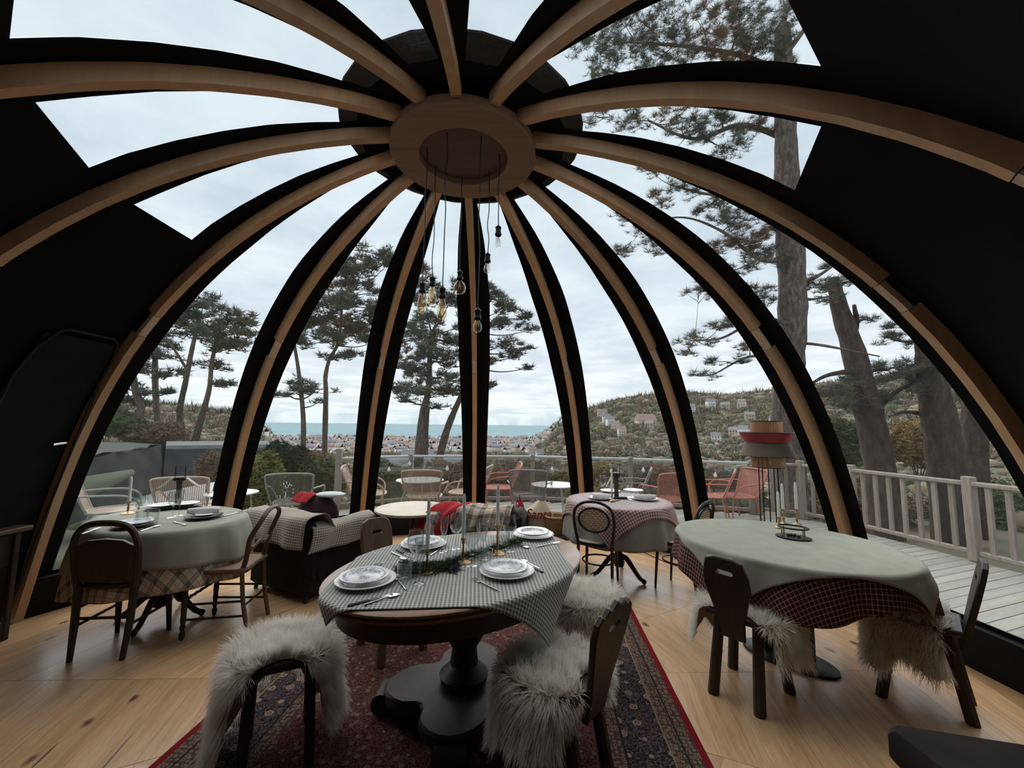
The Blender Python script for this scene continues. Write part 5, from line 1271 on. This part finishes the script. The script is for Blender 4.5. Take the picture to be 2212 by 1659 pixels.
for kind, nm, px, py in (('tumbler', 'clear tumbler beside the near left plates of the central table', 874, 1256), ('flute', 'champagne flute just right of the near left tumbler', 906, 1262), ('wine', 'wine glass behind the leftmost candle', 896, 1236),
                         ('flute', 'champagne flute by the far left plates of the central table', 958, 1192), ('wine', 'wine glass between the far left plates and the middle candle', 985, 1186), ('wine', 'large wine glass in front of the fir sprigs', 1018, 1222),
                         ('flute', 'champagne flute right of the large wine glass', 1043, 1208), ('tumbler', 'clear tumbler behind the near right plates', 1049, 1226), ('wine', 'wine glass right of the rightmost candle', 1100, 1190), ('tumbler', 'clear tumbler behind the rightmost candle', 1088, 1178), ('flute', 'champagne flute behind the rightmost candle', 1078, 1182)):
    p = at(px, py, TZ); glass(kind, nm, p.x, p.y, TZ)
def cutlery(kind, label, p, q, z):
    a, b = at(*p, z), at(*q, z); L = .19 if kind != 'teaspoon' else .15
    t = thing('knife' if kind == 'knife' else 'fork' if kind == 'fork' else 'spoon', label, 'cutlery', ((a.x+b.x)/2, (a.y+b.y)/2, z+.004), math.atan2(b.y-a.y, b.x-a.x))
    if kind == 'knife':
        MB().box((-.05, 0, 0), (.09, .016, .010), bev=.004).build('handle', BLACKSTEEL, t); MB().box((.045, .002, 0), (.10, .016, .0016), bev=.0006).build('blade', STEEL, t)
    else:
        MB().tube([(-L/2, 0, 0), (-.02, 0, .001), (.035, 0, .003)], [.0055, .0035, .003], 8, flat=1.0).build('handle', STEEL, t)
        if kind == 'fork':
            m = MB().box((.045, 0, .003), (.022, .020, .002), bev=.0008)
            for k in range(4): m.box((.072, -.0075+.005*k, .004), (.036, .0026, .0018))
            m.build('tines', STEEL, t)
        else: MB().ell((.062, 0, .003), (.030, .018, .004), 16, 8).build('bowl', STEEL, t)
for a_ in (('knife', 'black-handled knife in front of the near left plates', (770, 1306), (830, 1290)), ('teaspoon', 'spoon in front of the near left plates', (785, 1310), (858, 1286)), ('fork', 'fork right of the near left plates', (870, 1268), (858, 1254)),
           ('knife', 'black-handled knife right of the near right plates', (1172, 1238), (1130, 1215)), ('teaspoon', 'spoon right of the near right plates', (1168, 1232), (1128, 1212)), ('fork', 'fork left of the near right plates', (1075, 1278), (1022, 1252)),
           ('knife', 'dark-handled knife left of the far left plates', (858, 1190), (888, 1205)), ('teaspoon', 'dark spoon left of the far left plates', (852, 1198), (868, 1206)), ('fork', 'fork in front of the far left plates', (925, 1205), (965, 1178)),
           ('teaspoon', 'spoon left of the far right plates', (1112, 1176), (1128, 1181)), ('fork', 'fork in front of the far right plates', (1165, 1182), (1205, 1174)), ('fork', 'fork behind the near left plates', (795, 1232), (808, 1226))):
    cutlery(*a_, TZ)
FIR = leafmat('fir_needles', [(.02, .04, .02), (.05, .085, .04), (.10, .14, .07)], 20)
t = thing('fir_garland', 'loose garland of green fir sprigs between the candlesticks of the central table', 'garland', (-.25, 2.32, TZ))
gp = [at(x, y, TZ) for x, y in ((862, 1240), (890, 1245), (930, 1238), (975, 1222), (1010, 1210), (1040, 1200), (1075, 1192), (1105, 1180), (1122, 1176))]
br_ = MB().tube([p-Vector((-.25, 2.32, TZ-.012)) for p in gp], .004, 6); br_.build('twig', BARK2, t)
C_ = []
for a, b in zip(gp, gp[1:]):
    for k in range(24): p = a.lerp(b, k/24); C_.append((p.x+.25+nr.normal()*.016, p.y-2.32+nr.normal()*.016, .012+abs(nr.normal())*.008))
V, F = tufts(np.array(C_), .045, 12, up=.2, width=.03); V[:, 2] = np.maximum(V[:, 2], .001); np_mesh('needles', V, F, FIR, t)
ch = thing('dark_feather_mat', 'dark feathery mat under the left end of the fir garland', 'ornament', (-.40, 2.2, TZ))
C_ = np.array([list((at(868+nr.uniform(0, 120), 1226+nr.uniform(-8, 12), TZ)-Vector((-.40, 2.2, TZ-.008)))) for _ in range(140)])
V, F = tufts(C_, .05, 9, up=.0, width=.06); V[:, 2] = np.clip(V[:, 2], .001, .02); np_mesh('feathers', V, F, plain('charcoal_feather', (.03, .035, .045), .9), ch)

# raclette heaters
def raclette(label, x, y, z, rz, s_=1.0):
    t = thing('raclette_grill', label, 'grill', (x, y, z), rz)
    MB().box((0, 0, .012), (.20, .15, .024), bev=.008).build('base', BLACKSTEEL, t)
    MB().box((0, 0, .13), (.045, .012, .22), bev=.004).build('upright', plain('smoked_steel', (.09, .08, .075), .35, .1, metal=.5), t)
    MB().box((0, 0, .245), (.085, .06, .035), bev=.008).build('heater_head', BLACKSTEEL, t)
    for sx in (-1, 1): MB().tube([(sx*.018, -.031, .245), (sx*.018, -.036, .245)], .008, 10).build('knob', STEEL, t)
    MB().tube([(-.036, 0, .26), (-.036, 0, .355), (.036, 0, .355), (.036, 0, .26)], .0035, 6).build('loop_handle', BLACKSTEEL, t)
    for sx in (-1, 1):
        M = Matrix.Rotation(sx*R(40 if s_ == 1 else 62), 3, 'Y'); MB().box((sx*(.10 if s_ == 1 else .075), 0, .21-(0 if s_ == 1 else .04)), (.13, .05, .008), M, .003).build('arm', plain('beech_arm', (.50, .42, .32), .5), t)
    return t
TL = .7485; p = at(383, 1096, TL); raclette('black raclette grill with wire loop handle on the left table', p.x, p.y, TL, R(18))
TB = .7500; p = at(1335, 1078, TB); raclette('black raclette grill with folded arms on the back table', p.x, p.y+.06, TB, R(-5), .8)
# left table ware
p = at(276, 1110, TL); candlestick('brass candlestick at the left end of the left table', p.x, p.y, TL, .10); candle('ivory taper candle in the candlestick of the left table', p.x, p.y, TL+.085, .21)
p = at(440, 1119, TL); plate('dark plate holding the rolled napkin on the left table', p.x, p.y, TL, .125, BLACKSTEEL); plate('white plate under the rolled napkin on the left table', p.x, p.y, TL+.0175, .105, IVORY); napkin('rolled white napkin on the near right plate of the left table', p.x, p.y, TL+.030, R(12), .22)
p = at(290, 1138, TL); plate('dark plate nearest the hoop-back chair on the left table', p.x, p.y, TL, .125, BLACKSTEEL); plate('blue-patterned plate nearest the hoop-back chair on the left table', p.x, p.y, TL+.0175, .105, BLUEP)
for nm, px, py in (('left', 348, 1100), ('right', 402, 1096)):
    p = at(px, py, TL); plate('dark plate at the window side of the left table, %s of the grill' % nm, p.x, p.y, TL, .115, BLACKSTEEL); plate('white plate at the window side of the left table, %s of the grill' % nm, p.x, p.y, TL+.0175, .095, IVORY)
for kind, nm, px, py in (('wine', 'round wine glass right of the candle on the left table', 297, 1122), ('flute', 'flute between the wine glass and the grill on the left table', 322, 1118), ('tumbler', 'tumbler in front of the flute on the left table', 330, 1128), ('tumbler', 'tumbler below the candle on the left table', 305, 1130), ('wine', 'wine glass in front of the grill on the left table', 372, 1118), ('flute', 'flute right of the grill on the left table', 386, 1114)):
    p = at(px, py, TL); glass(kind, nm, p.x, p.y, TL)
for a_ in (('knife', 'knife right of the blue plate on the left table', (298, 1146), (328, 1140)), ('teaspoon', 'spoon right of the blue plate on the left table', (306, 1148), (338, 1138)), ('fork', 'fork left of the napkin plate on the left table', (378, 1130), (402, 1136)), ('fork', 'fork at the right end of the left table', (492, 1114), (518, 1108)), ('fork', 'fork left of the blue plate on the left table', (186, 1152), (204, 1146))): cutlery(*a_, TL)
# back table ware
p = at(1322, 1082, TB); candlestick('brass candlestick on the back table', p.x, p.y, TB, .09); candle('ivory taper candle on the back table', p.x, p.y, TB+.075, .24)
for nm, px, py, rz_ in (('left', 1298, 1078, -25), ('right', 1393, 1080, 4)):
    p = at(px, py, TB); plate('white plate with a napkin at the %s of the back table' % nm, p.x, p.y, TB, .13, IVORY); napkin('rolled white napkin on the %s plate of the back table' % nm, p.x, p.y, TB+.006, R(rz_), .17 if nm == 'left' else .22)
for nm, px, py in (('left', 1318, 1063), ('right', 1368, 1062)):
    p = at(px, py, TB); plate('white plate at the window side of the back table, %s of the grill' % nm, p.x, p.y, TB, .11, IVORY)
for kind, nm, px, py in (('wine', 'wine glass left of the candle on the back table', 1302, 1068), ('wine', 'wine glass right of the grill on the back table', 1350, 1076), ('flute', 'flute at the right of the back table', 1362, 1074), ('flute', 'flute beside the candle on the back table', 1316, 1074)):
    p = at(px, py, TB); glass(kind, nm, p.x, p.y, TB)
for a_ in (('knife', 'knife between the two napkin plates of the back table', (1318, 1086), (1342, 1080)), ('fork', 'fork between the two napkin plates of the back table', (1352, 1076), (1364, 1082))): cutlery(*a_, TB)
# right table: oval warmer and candles
TR = .7485; p = at(1714, 1162, TR)
t = thing('table_warmer', 'black oval metal warmer stand on the right table', 'warmer', (p.x, p.y, TR), R(-40))
MB().lathe([(.001, 0), (.098, 0), (.10, .003), (.10, .010), (.001, .012)], n=40, sx=1.05, sy=.85).build('tray', BLACKSTEEL, t)
MB().tube([Vector((.088*math.cos(a), .068*math.sin(a), .072)) for a in [2*PI*i/40 for i in range(40)]], .006, 8, closed=True).build('rim', BLACKSTEEL, t)
for i in range(4): a = PI/4+i*PI/2; MB().tube([(.085*math.cos(a), .066*math.sin(a), .01), (.085*math.cos(a), .066*math.sin(a), .072)], .0045, 6).build('post', BRASS, t)
for i in range(3): MB().lathe([(.018, .012), (.019, .026), (.017, .026), (.016, .015)], (.03*(i-1), .01*(i % 2), 0), 14).build('tealight_cup', STEEL, t)
for nm, px, py, h, hc in (('left', 1703, 1148, .085, .20), ('middle', 1712, 1140, .12, .21), ('right', 1742, 1142, .125, .22)):
    p = at(px, py, TR); candlestick('slim brass candlestick, %s of three behind the warmer on the right table' % nm, p.x, p.y+.10, TR, h, wide=.032); candle('ivory taper candle, %s of three behind the warmer on the right table' % nm, p.x, p.y+.10, TR+h-.015, hc)

# ---------------- floor lamp
LP = Vector((2.34, 3.80, 0)); t = thing('floor_lamp', 'floor lamp with stacked cane, red and taupe shades on thin black rods', 'lamp', LP)
CANEL = weave('lamp_cane', (.40, .20, .07), 62); 
MB().lathe([(.130, 1.46), (.130, 1.56)], n=40, cap=False).build('upper_cane_shade', CANEL, t)
MB().lathe([(.175, 1.365), (.225, 1.455)], n=44, cap=False).build('red_shade', plain('red_enamel', (.30, .025, .025), .5, .05), t)
MB().lathe([(.225, 1.245), (.175, 1.365)], n=44, cap=False).build('taupe_shade', plain('taupe_shade_cloth', (.125, .095, .07), .8, .05), t)
MB().lathe([(.135, 1.145), (.135, 1.245)], n=40, cap=False).build('lower_cane_shade', CANEL, t)
for r_, z in ((.130, 1.56), (.225, 1.455), (.175, 1.365), (.225, 1.245), (.135, 1.145), (.135, 1.245)):
    MB().tube([Vector((r_*math.cos(a), r_*math.sin(a), z)) for a in [2*PI*i/40 for i in range(40)]], .004, 6, closed=True).build('shade_ring', BLACKSTEEL, t)
for i in range(5): a = .4+i*2*PI/5; MB().tube([(.075*math.cos(a), .075*math.sin(a), 1.3), (.085*math.cos(a), .085*math.sin(a), .012)], .0055, 6).build('rod', BLACKSTEEL, t)
MB().lathe([(.001, 0), (.14, 0), (.14, .012), (.001, .014)], n=32).build('base', BLACKSTEEL, t)
# ---------------- pendants
def pendant(i, hook, zb, kind, label):
    t = thing('pendant_bulb', label, 'pendant light', (hook[0], hook[1], 3.335))
    L = 3.335-zb; H = {'st': .135, 'globe': .105, 'small': .085}[kind]; top = -L+H/2+.075
    rr = random.Random(i); MB().tube(spline([(0, 0, 0)]+[(rr.uniform(-.006, .006), rr.uniform(-.006, .006), top*k/6) for k in range(1, 6)]+[(0, 0, top)], 4), .0032, 6).build('cord', BLACKSTEEL, t)
    MB().lathe([(.004, top+.005), (.010, top-.005), (.020, top-.012), (.021, top-.018), (.018, top-.022), (.018, top-.05), (.022, top-.054), (.023, top-.066), (.019, top-.072)], n=20, cap=False).build('socket', plain('gunmetal', (.035, .037, .032), .35, .1, metal=.7), t)
    b = top-.070
    pr = {'st': [(.013, 0), (.016, -.015), (.024, -.05), (.031, -.09), (.029, -.115), (.018, -.132), (.001, -.137)], 'globe': [(.013, 0), (.015, -.010), (.034, -.03), (.044, -.055), (.040, -.085), (.022, -.103), (.001, -.108)], 'small': [(.012, 0), (.014, -.012), (.024, -.035), (.026, -.055), (.018, -.075), (.001, -.083)]}[kind]
    MB().lathe([(r_, b+z) for r_, z in pr], n=24, cap=False).build('bulb', BULBGL if kind != 'small' else BULBCL, t)
    f = MB(); n = 6; hh = {'st': .10, 'globe': .07, 'small': .05}[kind]
    for k in range(n): a = 2*PI*k/n; f.tube([(.004*math.cos(a), .004*math.sin(a), b-.01), (.012*math.cos(a), .012*math.sin(a), b-hh)], .0010, 4)
    f.build('filament', FIL, t)
for i, (hk, zb, kd, lb) in enumerate((((-.586, 2.583), 2.27, 'st', 'teardrop amber bulb hanging leftmost of the pendant cluster'), ((-.562, 2.775), 2.38, 'st', 'teardrop amber bulb hanging second from the left, slightly higher'), ((-.43, 2.436), 2.19, 'st', 'teardrop amber bulb hanging lowest of the three amber ones'),
     ((-.386, 2.881), 2.48, 'globe', 'globe bulb hanging in front of the middle rib'), ((-.215, 2.461), 2.09, 'small', 'small clear bulb hanging lowest of the cluster'), ((-.184, 2.827), 2.60, 'small', 'small clear bulb hanging second highest of the cluster'), ((-.104, 2.64), 2.71, 'small', 'small clear bulb hanging highest and rightmost of the cluster'))):
    pendant(i, hk, zb, kd, lb)
# ---------------- outdoor furniture
TERRA = plain('terracotta_cord', (.42, .14, .10), .7, .15, 12); TANC = plain('tan_cord', (.42, .30, .23), .7, .15, 12); SAGEC = plain('sage_cord', (.24, .25, .20), .7, .15, 12); GREYC = plain('grey_cord', (.20, .19, .18), .7, .15, 12)
def meshmat(name, col):
    if name in _M: return _M[name]
    g = G(name); v_ = g.coord('Object', (55, 55, 55)); sp = g.n('ShaderNodeSeparateXYZ'); g.l(v_, sp.inputs[0])
    f = g.math('FRACT', g.math('ADD', sp.outputs[0], 100)); g.set(Base_Color=g.mix(g.noise(v_, .5, 2), tuple(x*.7 for x in col), col), Roughness=.8, Alpha=g.math('GREATER_THAN', f, .38)); _M[name] = g.mat; return g.mat
def lounge(label, loc, rz, mat, mesh, group='cord lounge chairs on the deck'):
    t = thing('lounge_chair', label, 'chair', (*loc, 0), rz, group)
    def bk(x, z): return Vector((x, -.20-(z-.38)*.42, z))
    fr = spline([bk(-.24, .38), bk(-.27, .55), bk(-.29, .74), bk(-.26, .80), bk(0, .815), bk(.26, .80), bk(.29, .74), bk(.27, .55), bk(.24, .38)], 5)
    MB().tube(fr, .014, 7).build('back_frame', mat, t)
    n = len(fr); h_ = n//2; m = MB(); vs = []
    for i in range(h_): vs += [fr[i], (fr[i]+fr[n-1-i])/2+Vector((0, -.03, 0)), fr[n-1-i]]
    m.add(vs, [(i*3+j, i*3+j+1, i*3+j+4, i*3+j+3) for i in range(h_-1) for j in (0, 1)]).build('back_mesh', mesh, t)
    sr = ring_pts(0, .03, .38, .27, .26, 24, 3); MB().tube(sr, .014, 7, closed=True).build('seat_frame', mat, t); cane_disc(sr, 'seat_mesh', mesh, t)
    for sx in (-1, 1):
        MB().tube(spline([bk(sx*.28, .60), Vector((sx*.34, -.10, .60)), Vector((sx*.36, .12, .58)), Vector((sx*.34, .24, .50)), Vector((sx*.28, .26, .38))], 4), .013, 7).build('armrest', mat, t)
        for sy in (-1, 1): MB().tube([(sx*.22, sy*.20+.02, .38), (sx*.25, sy*.26, 0.0)], .012, 7).build('leg', mat, t)
    return t
MT = [meshmat('terracotta_mesh', (.45, .15, .11)), meshmat('tan_mesh', (.46, .32, .24)), meshmat('sage_mesh', (.16, .17, .14)), meshmat('grey_mesh', (.22, .20, .19))]
for lb, loc, rz_, ma, me_ in (('terracotta lounge chair on the deck right of the back table', (2.42, 6.55), 8, TERRA, MT[0]), ('terracotta lounge chair on the deck seen between the right ribs, facing left', (3.30, 6.95), 60, TERRA, MT[0]), ('terracotta lounge chair nearest the picket railing', (3.72, 6.95), 100, TERRA, MT[0]),
      ('terracotta lounge chair just right of the middle rib', (-.20, 7.55), 95, TERRA, MT[0]), ('tan lounge chair with its back to the room beside the outdoor table', (-1.35, 6.55), 5, TANC, MT[1]), ('tan lounge chair at the left of the outdoor table, seen from the side', (-2.30, 6.75), -75, TANC, MT[1]), ('tan lounge chair at the right of the outdoor table, against the middle rib', (-.72, 7.0), 80, TANC, MT[1]),
      ('dark lounge chair with its back to the room behind the gnome', (.30, 6.75), -6, GREYC, MT[3]), ('grey lounge chair behind the grill of the back table', (1.95, 7.0), 70, GREYC, MT[3]), ('sage lounge chair in front of the green bushes', (-3.05, 5.95), 15, SAGEC, MT[2]), ('sage lounge chair seen left of the left table candle', (-5.0, 5.3), -50, SAGEC, MT[1]), ('tan lounge chair behind the right end of the left table', (-4.15, 5.45), 20, TANC, MT[1])):
    lounge(lb, loc, R(rz_), ma, me_)
def cafe(label, loc, r=.36, z=.55):
    t = thing('outdoor_table', label, 'table', (*loc, 0)); MB().lathe([(.001, z-.015), (r-.01, z-.015), (r, z-.008), (r-.004, z), (.001, z)], n=40).build('tabletop', PALEMETAL, t)
    for i in range(3): a = .9+i*2*PI/3; MB().tube([(.22*math.cos(a), .22*math.sin(a), z-.015), (r*.92*math.cos(a), r*.92*math.sin(a), 0)], .009, 6).build('leg', PALEMETAL, t)
cafe('round white outdoor table among the tan chairs', (-1.55, 7.15), .40); cafe('round white outdoor table behind the red sack', (.72, 7.0), .38, .52); cafe('round pale outdoor table behind the left table', (-3.55, 5.35), .30, .60)
t = thing('string_lights', 'string of small clear bulbs looped along the inside of the glass balustrade', 'string lights', (0, 0, 0))
sl_ = []
for (p, q) in zip(GP, GP[1:]):
    for i in range(10): u = i/10; sl_.append(Vector((p[0]+(q[0]-p[0])*u, p[1]+(q[1]-p[1])*u-.09, .80-.10*math.sin(PI*((i/5) % 1)))))
MB().tube(sl_, .004, 5).build('cord', BLACKSTEEL, t)
for i, p in enumerate(sl_):
    if i % 3 == 1: MB().lathe([(.012, 0), (.013, -.02), (.028, -.05), (.030, -.07), (.018, -.092), (.001, -.098)], p, 12).build('bulb', plain('frosted_bulb', (.75, .74, .70), .3, .03), t)
# ---------------- left and right edges of the room
t = thing('console_shelf', 'small wooden shelf corner at the left edge of the room', 'shelf', (-3.52, 2.60, 0))
MB().box((0, .12, .735), (.26, .60, .03), bev=.005).build('top', MIDWOOD, t); MB().box((-.02, .10, .60), (.20, .50, .22), bev=.006).build('drawer_box', DARKWOOD, t)
for sx in (-1, 1):
    for sy in (-1, 1): MB().box((sx*.09-.01, .12+sy*.24, .36), (.035, .035, .72), bev=.004).build('leg', DARKWOOD, t)
t = thing('low_bench', 'black upholstered bench corner at the bottom right edge', 'bench', (1.66, 1.36, 0), R(-14))
MB().prism([(-.36, .12), (-.33, .16), (.60, .16), (.60, -.6), (-.15, -.6)], .34, .45, bev=.02).build('seat', VELVET, t)
for x, y in ((-.22, .04), (.5, .08), (.5, -.5), (-.08, -.5)): MB().tube([(x, y, .34), (x, y, 0)], .018, 8).build('leg', BLACKSTEEL, t)
# door in the black wall on the left
k0, k1 = rang(-4), rang(-3)
def wallpt(t_, z, off=.03):
    s_ = s_of_z(z); r_, zz = prof_off(s_, SHELL-off); return dome_pt(k0, r_, zz).lerp(dome_pt(k1, r_, zz), t_)
d = MB(); ol = []
for (u, v_) in [(.50, 0.02), (.50, .85), (.515, .94), (.56, .99), (.60, 1.0), (.88, 1.0), (.93, .985), (.955, .93), (.96, .85), (.96, .02)]: ol.append((u, v_))
pts = [wallpt(u, .05+2.0*v_) for u, v_ in ol]; dr = bpy.data.objects.new('door_1', None); COL.objects.link(dr); dr['kind'] = 'structure'; dr['label'] = 'black canvas door with rounded top corners in the left wall'
d.tube(pts, .008, 6).build('door_frame', plain('black_gasket', (.013, .013, .014), .8, .1), dr)
inn = []; rows = 10
lv = MB().grid(lambda u, v_: wallpt(.505+.45*u, .05+1.96*v_, .022), 8, 12).build('door_leaf', BLACKPAINT, dr)
hp_ = wallpt(.93, 1.32, .06); hm = MB(); hq = wallpt(.86, 1.31, .06); hm.tube([hp_, hq], .010, 8); hm.tube([hp_, wallpt(.93, 1.32, .02)], .008, 8); hm.build('door_handle', STEEL, dr)
# cords on the floor
def cord(label, pts):
    m = MB().tube(spline([at(x, y, .006) for x, y in pts], 6), .004, 6); o = m.build('power_cord', BLACKSTEEL); tag(o, label, 'cord')
cord('black cord curving over the floor from the back table towards the right table', [(1345, 1184), (1380, 1190), (1410, 1202), (1440, 1215), (1490, 1232)])
cord('black cord crossing the floor behind the cane-seat chair', [(372, 1274), (400, 1272), (420, 1262), (436, 1252)])
